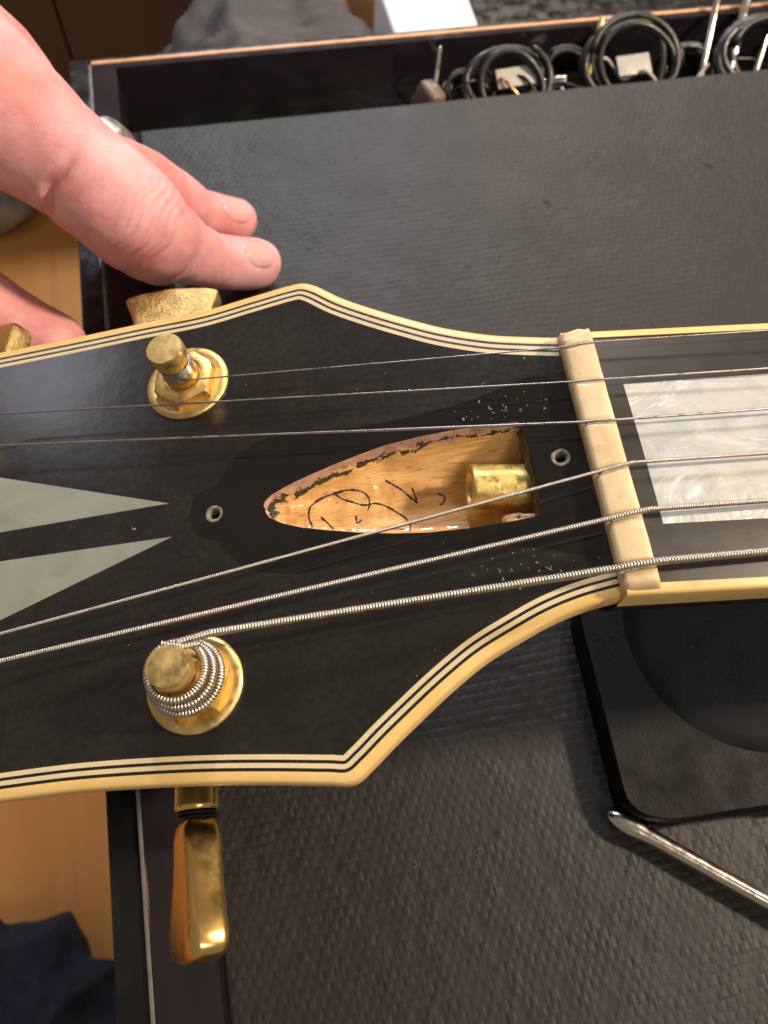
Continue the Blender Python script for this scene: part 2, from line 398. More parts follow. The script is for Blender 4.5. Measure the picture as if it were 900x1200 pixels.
# ------------------------------------------------------------------ mesh helpers
def link(name, verts, faces, mat, parent=None, smooth=False, label=None, cat=None, group=None, kind=None, auto=None):
    me = bpy.data.meshes.new(name)
    me.from_pydata([tuple(c * S for c in v) for v in verts], [], faces)
    me.validate()
    bm = bmesh.new()
    bm.from_mesh(me)
    bmesh.ops.recalc_face_normals(bm, faces=bm.faces)
    bm.to_mesh(me)
    bm.free()
    return link_mesh(name, me, mat, parent, smooth, label, cat, group, kind, auto)


def link_mesh(name, me, mat, parent=None, smooth=False, label=None, cat=None, group=None, kind=None, auto=None):
    o = bpy.data.objects.new(name, me)
    scene.collection.objects.link(o)
    if mat is not None:
        me.materials.append(M[mat])
    if smooth or auto:
        me.polygons.foreach_set('use_smooth', [True] * len(me.polygons))
    if auto:
        me.set_sharp_from_angle(angle=math.radians(auto))
    if parent is not None:
        o.parent = parent
    props(o, label, cat, group, kind)
    return o


def props(o, label=None, cat=None, group=None, kind=None):
    for k, v in (('label', label), ('category', cat), ('group', group), ('kind', kind)):
        if v:
            o[k] = v
    return o


def empty(name, mw=None, label=None, cat=None, group=None, parent=None):
    o = bpy.data.objects.new(name, None)
    scene.collection.objects.link(o)
    o.empty_display_size = 0.01
    if mw is not None:
        o.matrix_world = mw
    if parent:
        o.parent = parent
    return props(o, label, cat, group)


class MB:
    def __init__(self):
        self.v, self.f = [], []

    def add(self, v, f):
        k = len(self.v)
        self.v += [tuple(p) for p in v]
        self.f += [tuple(i + k for i in q) for q in f]
        return self

    def box(self, x0, x1, y0, y1, z0, z1, b=0.0):
        if b <= 0:
            v = [(x, y, z) for z in (z0, z1) for y in (y0, y1) for x in (x0, x1)]
            return self.add(v, [(0, 2, 3, 1), (4, 5, 7, 6), (0, 1, 5, 4), (2, 6, 7, 3), (0, 4, 6, 2), (1, 3, 7, 5)])
        bm = bmesh.new()
        bmesh.ops.create_cube(bm, size=1.0)
        for q in bm.verts:
            q.co = Vector((x0 + (q.co.x + .5) * (x1 - x0), y0 + (q.co.y + .5) * (y1 - y0), z0 + (q.co.z + .5) * (z1 - z0)))
        bmesh.ops.bevel(bm, geom=bm.edges[:], offset=b, segments=3, affect='EDGES', profile=0.5)
        bm.verts.index_update()
        self.add([q.co[:] for q in bm.verts], [[q.index for q in fc.verts] for fc in bm.faces])
        bm.free()
        return self

    def lathe(self, prof, seg=40, frame=None, cap0=True, cap1=True):
        """prof: (radius, height) along the frame's z axis"""
        fr = frame or Matrix.Identity(4)
        v, f = [], []
        for r, h in prof:
            for k in range(seg):
                t = 2 * math.pi * k / seg
                v.append((fr @ Vector((r * math.cos(t), r * math.sin(t), h)))[:])
        for i in range(len(prof) - 1):
            for k in range(seg):
                a, b = i * seg + k, i * seg + (k + 1) % seg
                f.append((a, b, b + seg, a + seg))
        if cap0:
            f.append(tuple(range(seg))[::-1])
        if cap1:
            f.append(tuple(range((len(prof) - 1) * seg, len(prof) * seg)))
        return self.add(v, f)

    def tube(self, path, rad, seg=8, caps=True):
        n = len(path)
        P = [Vector(p) for p in path]
        R = rad if hasattr(rad, '__len__') else [rad] * n
        tan = [(P[min(n - 1, i + 1)] - P[max(0, i - 1)]).normalized() for i in range(n)]
        ref = Vector((0, 0, 1))
        if abs(tan[0].dot(ref)) > 0.95:
            ref = Vector((1, 0, 0))
        nrm = (ref - tan[0] * ref.dot(tan[0])).normalized()
        v, f = [], []
        for i in range(n):
            nrm = (nrm - tan[i] * nrm.dot(tan[i])).normalized()
            bi = tan[i].cross(nrm)
            for k in range(seg):
                t = 2 * math.pi * k / seg
                v.append((P[i] + (nrm * math.cos(t) + bi * math.sin(t)) * R[i])[:])
        for i in range(n - 1):
            for k in range(seg):
                a, b = i * seg + k, i * seg + (k + 1) % seg
                f.append((a, b, b + seg, a + seg))
        if caps:
            f.append(tuple(range(seg))[::-1])
            f.append(tuple(range((n - 1) * seg, n * seg)))
        return self.add(v, f)

    def prism(self, poly, h0, h1):
        n = len(poly)
        v = [(x, y, h0) for x, y in poly] + [(x, y, h1) for x, y in poly]
        f = [(i, (i + 1) % n, n + (i + 1) % n, n + i) for i in range(n)] + [tuple(range(n))[::-1], tuple(range(n, 2 * n))]
        return self.add(v, f)

    def make(self, name, mat, parent=None, **kw):
        return link(name, self.v, self.f, mat, parent, **kw)


def spline(pts, sub=6, closed=False):
    P = [Vector((*p, 0))[:] if len(p) == 2 else p for p in pts]
    P = [Vector(p) for p in P]
    n = len(P)
    out = []
    for i in range(n if closed else n - 1):
        p0 = P[(i - 1) % n] if closed else P[max(0, i - 1)]
        p1, p2 = P[i % n], P[(i + 1) % n]
        p3 = P[(i + 2) % n] if closed else P[min(n - 1, i + 2)]
        t0 = 0.0
        t1 = t0 + max(1e-6, (p1 - p0).length) ** 0.5
        t2 = t1 + max(1e-6, (p2 - p1).length) ** 0.5
        t3 = t2 + max(1e-6, (p3 - p2).length) ** 0.5
        for k in range(sub):
            t = t1 + (t2 - t1) * k / sub
            a1 = p0 * ((t1 - t) / (t1 - t0)) + p1 * ((t - t0) / (t1 - t0))
            a2 = p1 * ((t2 - t) / (t2 - t1)) + p2 * ((t - t1) / (t2 - t1))
            a3 = p2 * ((t3 - t) / (t3 - t2)) + p3 * ((t - t2) / (t3 - t2))
            b1 = a1 * ((t2 - t) / (t2 - t0)) + a2 * ((t - t0) / (t2 - t0))
            b2 = a2 * ((t3 - t) / (t3 - t1)) + a3 * ((t - t1) / (t3 - t1))
            out.append(b1 * ((t2 - t) / (t2 - t1)) + b2 * ((t - t1) / (t2 - t1)))
    if not closed:
        out.append(P[-1])
    return out


def xy(pts):
    return [(p[0], p[1]) for p in pts]


def offset(path, d):
    """shift an open polyline sideways; positive is to the left of its direction"""
    out = []
    n = len(path)
    for i in range(n):
        p = Vector(path[i][:2])
        a = (p - Vector(path[i - 1][:2])) if i else None
        b = (Vector(path[i + 1][:2]) - p) if i < n - 1 else None
        a = a or b
        b = b or a
        na = Vector((-a.y, a.x)).normalized()
        nb = Vector((-b.y, b.x)).normalized()
        mm = (na + nb).normalized()
        out.append(tuple(p + mm * (d / max(0.5, mm.dot(na)))))
    return out


def fill(loops, h):
    """flat face with holes"""
    vs = [[Vector((x, y, 0)) for x, y in lp] for lp in loops]
    flat = [(x, y, h) for lp in loops for x, y in lp]
    return flat, [tuple(t) for t in tessellate_polygon(vs)]


def circle(cx, cy, r, n=24):
    return [(cx + r * math.cos(2 * math.pi * k / n), cy + r * math.sin(2 * math.pi * k / n)) for k in range(n)]


def frame_from(o, z, x):
    z = Vector(z).normalized()
    x = Vector(x)
    x = (x - z * x.dot(z)).normalized()
    y = z.cross(x)
    mt = Matrix.Identity(4)
    for i in range(3):
        mt[i][0], mt[i][1], mt[i][2], mt[i][3] = x[i], y[i], z[i], o[i]
    return mt


# ------------------------------------------------------------------ setting: floor, bench
FZ = -300.0
floor = MB().box(-600, 700, -500, 900, FZ - 30, FZ - 6).make('floor', 'cabinet', kind='structure')
for k in range(8):
    x0 = -560 + k * 150
    MB().box(x0, x0 + 148.5, -480, 880, FZ - 6, FZ, 0.8).make('plank', 'floor_wood', floor)

bench = empty('workbench', Matrix.Translation((0, 0, -0.06)), 'glossy black workbench with a copper highlight painted along its far edge under the guitar', 'workbench')


def on_bench(mb, name, mat, **kw):
    mb.v = [(x, y, z + 60.0) for x, y, z in mb.v]
    return mb.make(name, mat, bench, **kw)


on_bench(MB().box(-66.4, 320, -220, 174.6, -60, -36).box(-66.4, -60.4, -220, 174.6, -36, -0.9, 0.5).box(-60.4, 320, 172.0, 174.8, -36, -0.9, 0.5), 'bench_frame', 'frame')
on_bench(MB().box(-59.5, 320, -220, 137.5, -34, 0, 0.25), 'bench_top', 'gloss')
on_bench(MB().box(-59.5, 320, 168.0, 170.4, -34, 0, 0.25).box(-59.5, -52.0, 137.6, 167.9, -34, 0, 0.25), 'tray_rim', 'gloss')
on_bench(MB().box(-52, 320, 137.6, 167.9, -34, -15), 'tray_floor', 'frame')
on_bench(MB().box(-59.5, 320, 170.45, 171.9, -34, 0.25, 0.3), 'far_edge_highlight', 'highlight_far')  # thin strip whose copper colour stands in for light caught by the bevel
on_bench(MB().box(-60.35, -59.55, -220, 170.4, -34, 0.12, 0.2), 'side_edge_highlight', 'highlight_side')  # thin strip whose grey stands in for the bevel's bright line


# ribbed rubber mat: real relief
def make_mat():
    x0, x1, y0, y1 = -46.8, 185.0, -120.0, 136.5
    st = 0.34
    nx, ny = int((x1 - x0) / st), int((y1 - y0) / st)
    gx = np.linspace(x0, x1, nx)
    gy = np.linspace(y0, y1, ny)
    X, Y = np.meshgrid(gx, gy)
    rng = np.random.default_rng(3)

    def smooth(n, amp):
        a = rng.normal(size=(ny // n + 3, nx // n + 3))
        iy, ix = np.arange(ny) / n, np.arange(nx) / n
        i0, j0 = iy.astype(int), ix.astype(int)
        fy, fx = (iy - i0)[:, None], (ix - j0)[None, :]
        fy, fx = fy * fy * (3 - 2 * fy), fx * fx * (3 - 2 * fx)
        b = a[i0][:, j0] * (1 - fy) * (1 - fx) + a[i0 + 1][:, j0] * fy * (1 - fx) + a[i0][:, j0 + 1] * (1 - fy) * fx + a[i0 + 1][:, j0 + 1] * fy * fx
        return b * amp
    wx = X + smooth(40, 0.30) + smooth(9, 0.13)
    wy = Y + smooth(40, 0.30) + smooth(9, 0.13)
    row = np.floor(wy / 1.9)
    ph = wx / 1.95 + 0.5 * (row % 2)
    bx = np.abs(((ph) % 1.0) - 0.5) * 2
    by = np.abs(((wy / 1.9) % 1.0) - 0.5) * 2
    cell = np.clip(1.25 - bx ** 4 * 1.25, 0, 1) * np.clip(1.2 - by ** 4 * 1.2, 0, 1)
    Z = 1.3 + 0.115 * cell * (1 + smooth(6, 0.4)) + smooth(4, 0.012) + smooth(60, 0.02)
    for (cx, cy, a, ln, dp) in MAT_NICKS:
        dx, dy = X - cx, Y - cy
        s = dx * math.cos(a) + dy * math.sin(a)
        t = -dx * math.sin(a) + dy * math.cos(a)
        Z -= dp * np.exp(-(s / ln) ** 2 - (t / 0.5) ** 2)
    edge = np.minimum(np.minimum(X - x0, x1 - X), np.minimum(Y - y0, y1 - Y))
    Z = np.where(edge < 0.2, 0.02, Z * np.clip(0.7 + edge * 0.5, 0, 1))
    v = np.stack([X, Y, Z], -1).reshape(-1, 3) * S
    idx = np.arange(nx * ny).reshape(ny, nx)
    q = np.stack([idx[:-1, :-1], idx[:-1, 1:], idx[1:, 1:], idx[1:, :-1]], -1).reshape(-1, 4)
    me = bpy.data.meshes.new('rubber_mat')
    me.vertices.add(len(v))
    me.vertices.foreach_set('co', v.astype(np.float32).ravel())
    me.loops.add(q.size)
    me.loops.foreach_set('vertex_index', q.ravel().astype(np.int32))
    me.polygons.add(len(q))
    me.polygons.foreach_set('loop_start', np.arange(0, q.size, 4, dtype=np.int32))
    me.update(calc_edges=True)
    return link_mesh('rubber_mat', me, 'mat', None, True, 'large black textured rubber mat covering the bench', 'mat')


make_mat()

# ------------------------------------------------------------------ the guitar
GM = Matrix(((0.97251179, 0.08796119, -0.21560067, 0), (-0.08587616, 0.99612390, 0.01903829, 0), (0.21643961, 0.0, 0.97629601, 0), (0, 0, 0, 1)))
for i, c in enumerate((22.1448, -30.6989, 66.1691)):
    GM[i][3] = c * S
guitar = empty('electric_guitar', GM, 'black electric guitar headstock and neck with cream binding and open truss rod pocket', 'guitar')

W_OUT = 1.55
tre = xy(spline(EDGE_TREBLE, 6))                       # outer edge, left to right
bas_ref = xy(spline(EDGE_BASS, 6))                     # inner side of the outer binding, left to right
bas = offset(bas_ref, -W_OUT)
tip = [(-110, 46.0), (-130, 45.0), (-150, 42), (-157, 31), (-152.5, 17), (-158, 5), (-152.5, -7), (-157, -21), (-150, -32), (-130, -35.2), (-110, -35.4)]
tip = xy(spline([tre[0]] + tip + [bas[0]], 5))[1:-1]
OUT = tre[::-1] + tip + bas                            # nut, treble side, tip, bass side, nut
bands = [0.0, W_OUT, W_OUT + 0.46, W_OUT + 1.12, W_OUT + 1.56, W_OUT + 2.26]


def strip(prof):
    """sweep (inset, height) along the edge of the headstock"""
    rows = [[(x, y, h) for x, y in offset(OUT, d)] for d, h in prof]
    n = len(OUT)
    mb = MB()
    v = [p for r in rows for p in r]
    f = [(j * n + i, j * n + i + 1, (j + 1) * n + i + 1, (j + 1) * n + i) for j in range(len(prof) - 1) for i in range(n - 1)]
    k = len(prof)
    f.append(tuple(j * n for j in range(k)))
    f.append(tuple(j * n + n - 1 for j in range(k))[::-1])
    return mb.add(v, f)


inner = offset(OUT, bands[5])
inner = [p for p in inner if p[0] < 0.9]
inner = [(0.9, inner[0][1])] + inner + [(0.9, inner[-1][1])]
foot = [(min(-0.02, x), y) for x, y in xy(spline(FOOTPRINT, 4, True))]
cav_up = [p for p in CAVITY[:11]]
cav_loop = xy(spline(CAVITY[:22], 4)) + [(-8.0, -2.73), (-7.9, 1.64), (-8.05, 6.2)]
holes = [circle(x, y, 1.3) for x, y in SCREWS]
hs = MB()
hs.add(*fill([inner, foot[::-1]], 0.0))
n = len(OUT)
o2, o3 = offset(OUT, 0.12), offset(OUT, 6.5)
hs.add([(x, y, -2.3) for x, y in o2] + [(x, y, -3.2) for x, y in offset(OUT, 0.6)] + [(x, y, -14.8) for x, y in o3],
       [(j * n + i, j * n + i + 1, (j + 1) * n + i + 1, (j + 1) * n + i) for j in range(2) for i in range(n - 1)])
hs.add(*fill([o3], -14.8))
headstock = hs.make('headstock', 'lacquer', guitar)
MB().add(*fill([foot, cav_loop[::-1], holes[0][::-1], holes[1][::-1]], 0.0)).make('cover_footprint', 'clean', headstock, label='clean bell shaped patch left by the removed cover')
strip([(0.02, -2.4), (0.0, -0.55), (0.12, -0.2), (0.42, 0.0), (bands[1], 0.0), (bands[1], -0.6)]).make('binding_edge', 'ivory', headstock, auto=50)
for k, (nm, mt) in enumerate((('black_line', 'black_ply'), ('cream_line', 'cream'), ('black_line', 'black_ply'), ('cream_line', 'cream'))):
    a, b = bands[k + 1] + 0.005, bands[k + 2] - 0.005
    strip([(a, -0.5), (a, 0.015), (b, 0.015), (b, -0.5)]).make(nm, mt, headstock)

for nm, poly in (('pearl_inlay', INLAY_A), ('pearl_inlay', INLAY_B)):
    MB().prism(poly, -0.6, 0.03).make(nm, 'pearl_head', headstock)

for x, y in SCREWS:
    fr = Matrix.Translation((x, y, 0))
    sc = MB().lathe([(1.45, 0.02), (1.25, 0.10), (1.0, 0.06), (0.86, -0.25), (0.80, -1.0), (0.78, -6)], 20, fr, False, True)
    sc.v = [(a + random.uniform(-.05, .05), b + random.uniform(-.05, .05), c) for a, b, c in sc.v]
    o = sc.make('screw_hole', 'hole_rim', headstock, smooth=True)
    MB().lathe([(0.79, -1.5), (0.3, -1.6), (0.02, -1.6)], 16, fr, False, True).make('hole_bottom', 'dark_hole', headstock)


def floor_h(u, w):
    lo, hi = cavity_bounds(u)
    return cavity_h(u, min(1, max(0, (w - lo) / max(0.05, hi - lo))))


# pocket surface
us = [-50.1 + (50.1 - 8.05) * (1 - math.cos(math.pi / 2 * k / 69)) for k in range(70)]
us = sorted(set(us) | {p[0] for p in cav_loop if -50.05 < p[0] < -8.1})
NT = 34
mb = MB()
pv, pf = [], []
for u in us:
    lo, hi = cavity_bounds(u)
    for j in range(NT):
        t = 0.5 - 0.5 * math.cos(math.pi * j / (NT - 1))
        h = cavity_h(u, t)
        edge = min(j, NT - 1 - j)
        q = noise.noise(Vector((u * 0.35, t * 4, 1.7))) * 0.25 + noise.noise(Vector((u * 1.1, t * 11, 5.0))) * 0.12
        pv.append((u, lo + (hi - lo) * t, h + (q if edge > 1 else 0)))
for i in range(len(us) - 1):
    for j in range(NT - 1):
        a = i * NT + j
        pf.append((a, a + 1, a + NT + 1, a + NT))
pocket = mb.add(pv, pf).make('truss_rod_pocket', 'cavity', headstock, smooth=True, label='orange routed wood pocket with pen marks')
# end wall towards the nut, slightly ragged
lo, hi = cavity_bounds(-8.2)
ev, ef = [], []
ne, me_ = 26, 10
for i in range(ne):
    w = lo + (hi - lo) * i / (ne - 1)
    for j in range(me_):
        h = -9.2 * j / (me_ - 1)
        u = -8.02 - 0.10 * j + noise.noise(Vector((w * 0.6, h * 0.6, 3))) * (0.5 if j else 0.0) - (0.7 if j in (2, 3) else 0.0)
        ev.append((u, w, h))
for i in range(ne - 1):
    for j in range(me_ - 1):
        a = i * me_ + j
        ef.append((a, a + 1, a + me_ + 1, a + me_))
link('pocket_end_wall', ev, ef, 'end_wall', headstock, smooth=True)
# chip of bare wood at the bass corner of the pocket
cb = bmesh.new()
bmesh.ops.create_icosphere(cb, subdivisions=3, radius=1.0)
cv = [(-11.2 + q.co.x * 2.9 + noise.noise(q.co * 2) * 0.5, -4.9 + q.co.y * 0.9 + noise.noise(q.co * 2 + Vector((5, 0, 0))) * 0.5 + q.co.x * -0.25, -2.6 + q.co.z * 0.9) for q in cb.verts]
link('wood_chip', cv, [[q.index for q in fc.verts] for fc in cb.faces], 'cavity', headstock, smooth=True)
cb.free()
# pen scribbles on the pocket floor
for s in SCRIBBLES:
    path = xy(spline(s, 7))
    wd = [0.135 + 0.035 * math.sin(i * 0.7) + 0.03 * math.sin(i * 2.1) for i in range(len(path))]
    rv, rf = [], []
    for i, (p, w) in enumerate(zip(path, wd)):
        a = Vector(path[max(0, i - 1)])
        b = Vector(path[min(len(path) - 1, i + 1)])
        d = (b - a).normalized()
        nn = Vector((-d.y, d.x))
        for k in (-1, 0, 1):
            qx = Vector(p) + nn * w * k
            lo_, hi_ = cavity_bounds(qx.x)
            t_ = min(1, max(0, (qx.y - lo_) / max(.05, hi_ - lo_)))
            q = noise.noise(Vector((qx.x * 0.35, t_ * 4, 1.7))) * 0.25 + noise.noise(Vector((qx.x * 1.1, t_ * 11, 5.0))) * 0.12
            rv.append((qx.x, qx.y, floor_h(qx.x, qx.y) + q + 0.07 - 0.04 * abs(k)))
    for i in range(len(path) - 1):
        for k in (0, 1):
            a = i * 3 + k
            rf.append((a, a + 1, a + 4, a + 3))
    link('pen_mark', rv, rf, 'ink', headstock, smooth=True)

# brass truss rod nut: a worn hex sleeve, hollow at its free end
fr = frame_from((-17.9, 2.3, -3.2), (10.8, -0.85, -2.7), (0, 0, 1))
tn = MB()
prof = [(1.9, 4.5), (2.75, 4.4), (2.8, 0.2), (2.95, 0.0), (3.35, 0.0), (3.5, 0.2)] + [(3.62 if q % 2 else 3.54, 0.35 + 0.42 * q) for q in range(24)] + [(3.6, 10.8)]
seg = 48
tv, tf = [], []
for r, h in prof:
    for k in range(seg):
        t = 2 * math.pi * k / seg + 0.25
        a = (t % (math.pi / 3)) - math.pi / 6
        hexr = 0.97 / math.cos(a)
        hexr = min(hexr, 1.0)
        rr = r * (hexr if r > 3.1 else 1.0) + (noise.noise(Vector((t * 1.6, h * 0.5, 2))) * 0.05 if r > 3.1 else 0)
        tv.append((fr @ Vector((rr * math.cos(t), rr * math.sin(t), h)))[:])
for i in range(len(prof) - 1):
    for k in range(seg):
        a, b = i * seg + k, i * seg + (k + 1) % seg
        tf.append((a, b, b + seg, a + seg))
tf.append(tuple(range(seg)))
truss = tn.add(tv, tf).make('truss_rod_nut', 'brass', guitar, auto=55)

# nut: bone block with a slot for each string
NU0, NU1, NTOP = 0.15, 5.35, 2.5
w_hi, w_lo = 23.9, -20.2
nrows = 170
prof = [(0.0, -2.6), (0.0, -0.6), (0.0, 0.35), (0.12, 0.72), (0.42, 0.93), (1.0, 1.0), (2.0, 1.02), (3.2, 1.04), (4.3, 1.02), (4.9, 0.96), (5.12, 0.78), (5.2, 0.45), (5.2, -0.6), (5.2, -2.6)]
gauges = [0.26, 0.33, 0.43, 0.62, 0.86, 1.22]
nv, nf = [], []
ws = np.linspace(w_lo, w_hi, nrows)
for i, w in enumerate(ws):
    ed = min(i, nrows - 1 - i)
    dr = [1.2, 0.55, 0.25, 0.1, 0.0][min(ed, 4)]
    ww = w
    for j, (du, hf) in enumerate(prof):
        u = NU0 + du
        h = hf if hf < -0.5 else hf * NTOP
        if hf > 0.3:
            h -= dr * (0.6 if i > 5 else 0.9)
            for st, g in zip(STRINGS, gauges):
                sw = st[1][1] + (st[2][1] - st[1][1]) * du / 5.2
                if hf > 0.9:
                    h -= (0.20 + g * 0.30) * math.exp(-((w - sw) / (g * 0.55 + 0.12)) ** 4)
            h += noise.noise(Vector((u * 0.8, w * 0.35, 0))) * 0.10
            if w > 20.4:                                   # glue and wear on the treble end
                h += noise.noise(Vector((u * 1.3, w * 1.3, 8))) * 0.38 - 0.05
        uu = u + noise.noise(Vector((h, w * 0.3, 4))) * 0.06
        nv.append((uu, ww, h))
k = len(prof)
for i in range(nrows - 1):
    for j in range(k - 1):
        a = i * k + j
        nf.append((a, a + 1, a + k + 1, a + k))
nf.append(tuple(range(k)))
nf.append(tuple(range((nrows - 1) * k, nrows * k))[::-1])
link('nut', nv, nf, 'bone', guitar, auto=60, label='aged bone nut with six string slots')

# fretboard, inlay, binding and neck, all in the tilted frame of the fretboard
TH = math.radians(15.5)
FBM = Matrix(((math.cos(TH), 0, math.sin(TH), 4.9), (0, 1, 0, 0), (-math.sin(TH), 0, math.cos(TH), 1.2), (0, 0, 0, 1)))


def fb(mb):
    mb.v = [(FBM @ Vector(p))[:] for p in mb.v]
    return mb


LEN = 150.0
slope_t = (FB_TREBLE[1][1] - FB_TREBLE[0][1]) / (FB_TREBLE[1][0] - FB_TREBLE[0][0])
wt0 = FB_TREBLE[0][1] - FB_TREBLE[0][0] * slope_t
wb0 = FB_BASS_IN[0][1] - 1.5
slope_b = -0.018
x0 = -4.2
edge_t = lambda x: wt0 + slope_t * x
edge_b = lambda x: wb0 + slope_b * x
poly = [(x0, edge_b(x0) + 1.5), (LEN, edge_b(LEN) + 1.5), (LEN, edge_t(LEN) - 1.5), (x0, edge_t(x0) - 1.5)]
ib = [(3.55, 13.5), (3.45, -10.65), (32, -10.9), (32, 14.6)]
rad_fb = lambda w: -((w - 1.8) ** 2) / (2 * 305.0)
g = MB()
rows = 40
gv, gf = [], []
for i in range(rows + 1):
    for x in (x0, LEN):
        a, b = edge_b(x) + 1.5, edge_t(x) - 1.5
        w = a + (b - a) * i / rows
        gv.append((x, w, rad_fb(w)))
for i in range(rows):
    gf.append((2 * i, 2 * i + 1, 2 * i + 3, 2 * i + 2))
g.add(gv, gf)
fretboard = fb(g.box(x0, LEN, edge_b(x0) + 1.6, edge_t(x0) - 1.6, -5.0, -1.2)).make('fretboard', 'ebony', guitar, auto=30)
for sgn, ed in ((1, edge_t), (-1, edge_b)):
    b = MB()
    pr = [(0.0, -5.2), (0.0, -1.2), (-0.15, -0.75), (-0.45, -0.62), (-1.49, -0.55), (-1.49, -1.4)]
    v = [(x, ed(x) + sgn * d, h) for x in (x0, LEN) for d, h in pr]
    kk = len(pr)
    f = [(j, j + 1, kk + j + 1, kk + j) for j in range(kk - 1)] + [tuple(range(kk)), tuple(range(kk, 2 * kk))[::-1]]
    fb(b.add(v, f)).make('neck_binding', 'ivory', fretboard, auto=50)
il = MB()
iv, jf = [], []
for i in range(21):
    for (xa, wa), (xb, wb) in ((ib[1], ib[0]), (ib[2], ib[3])):
        t = i / 20
        x, w = xa + (xb - xa) * t, wa + (wb - wa) * t
        iv.append((x, w, rad_fb(w) + 0.03))
for i in range(20):
    jf.append((2 * i, 2 * i + 1, 2 * i + 3, 2 * i + 2))
for i in range(21):
    x, w, h = iv[2 * i]
    iv.append((x, w, h - 0.5))
fb(il.add(iv, jf)).make('block_inlay', 'pearl', fretboard, smooth=True, label='white pearl block inlay')
for fx in (36.0, 70.0, 102.0, 132.0):
    fp = [(fx, edge_b(fx) + (edge_t(fx) - edge_b(fx)) * k / 20, rad_fb(edge_b(fx) + (edge_t(fx) - edge_b(fx)) * k / 20) + 0.5) for k in range(21)]
    fb(MB().tube(fp, 0.9, 8)).make('fret', 'steel', fretboard, smooth=True)
nk = MB()
nkv, nkf = [], []
for x in (x0, 30, LEN):
    for k in range(25):
        t = math.pi * k / 24
        c = (edge_t(x) + edge_b(x)) / 2
        hw = (edge_t(x) - edge_b(x)) / 2 - 0.15
        nkv.append((x, c + hw * math.cos(t), -5.2 - 13.5 * math.sin(t) ** 0.8))
for i in range(2):
    for k in range(24):
        a = i * 25 + k
        nkf.append((a, a + 1, a + 26, a + 25))
nkf += [tuple(range(25)), tuple(range(50, 75))[::-1]]
fb(nk.add(nkv, nkf)).make('neck', 'side', guitar, auto=40)


# flecks of dust and shavings lying on the headstock near the nut
fk = MB()
rf_ = random.Random(11)
for k in range(85):
    if k < 34:
        u, w = rf_.gauss(-10, 4.5), rf_.gauss(13.2, 1.6)
    elif k < 60:
        u, w = rf_.gauss(-8, 6), rf_.gauss(-13.5, 1.5)
    else:
        u, w = rf_.uniform(-85, -4), rf_.uniform(-28, 34)
    if u > -1.2 or not (w > 11.6 or w < -7.5 or u < -53):
        continue
    a0, ln, bend = rf_.uniform(0, 6.3), rf_.uniform(0.04, 0.2) if rf_.random() < 0.7 else rf_.uniform(0.25, 0.6), rf_.uniform(-2.5, 2.5)
    fk.tube([(u + ln * t * math.cos(a0 + bend * t), w + ln * t * math.sin(a0 + bend * t), 0.06) for t in (-1, -0.4, 0.2, 0.7)], rf_.uniform(0.02, 0.06), 4)
fk.make('dust_flecks', 'tag', headstock, smooth=True, kind='stuff')

# ------------------------------------------------------------------ tuning machines
def keystone(y0, y1, roll, cx, h, wide=1.0, crisp=False):
    """tulip shaped metal button; y runs outwards from the headstock"""
    sg = 1 if y1 > y0 else -1
    ln = abs(y1 - y0)
    prof = [(0.0, 2.9, 2.4), (0.05, 3.9, 2.9), (0.14, 4.5, 3.05), (0.24, 5.0, 2.9), (0.45, 6.0, 2.9), (0.68, 7.3, 3.0), (0.84, 8.1, 3.1), (0.92, 8.2, 3.0), (0.97, 7.9, 2.6), (1.0, 6.9, 1.9)]
    if crisp:
        prof = [(0.0, 3.6, 1.8), (0.06, 5.4, 2.3), (0.16, 6.1, 2.5), (0.4, 7.2, 2.5), (0.7, 8.5, 2.5), (0.93, 9.55, 2.5), (0.985, 9.75, 2.35), (1.0, 9.5, 2.0)]
    seg = 40
    v, f = [], []
    for t, a, b in prof:
        for k in range(seg):
            q = 2 * math.pi * k / seg
            cc, ss = math.cos(q), math.sin(q)
            e = 0.22 if crisp else 0.36
            x = a * math.copysign(abs(cc) ** e, cc)
            z = b * math.copysign(abs(ss) ** e, ss)
            yy = t * ln - (0.0 if t < 0.8 else 1.1 * (x / 8.5) ** 2)
            xr, zr = x * math.cos(roll) - z * math.sin(roll), x * math.sin(roll) + z * math.cos(roll)
            v.append((cx + xr, y0 + sg * yy, h + zr))
    for i in range(len(prof) - 1):
        for k in range(seg):
            p, r = i * seg + k, i * seg + (k + 1) % seg
            f.append((p, r, r + seg, p + seg))
    f.append(tuple(range(seg))[::-1])
    f.append(tuple(range((len(prof) - 1) * seg, len(prof) * seg)))
    return MB().add(v, f)


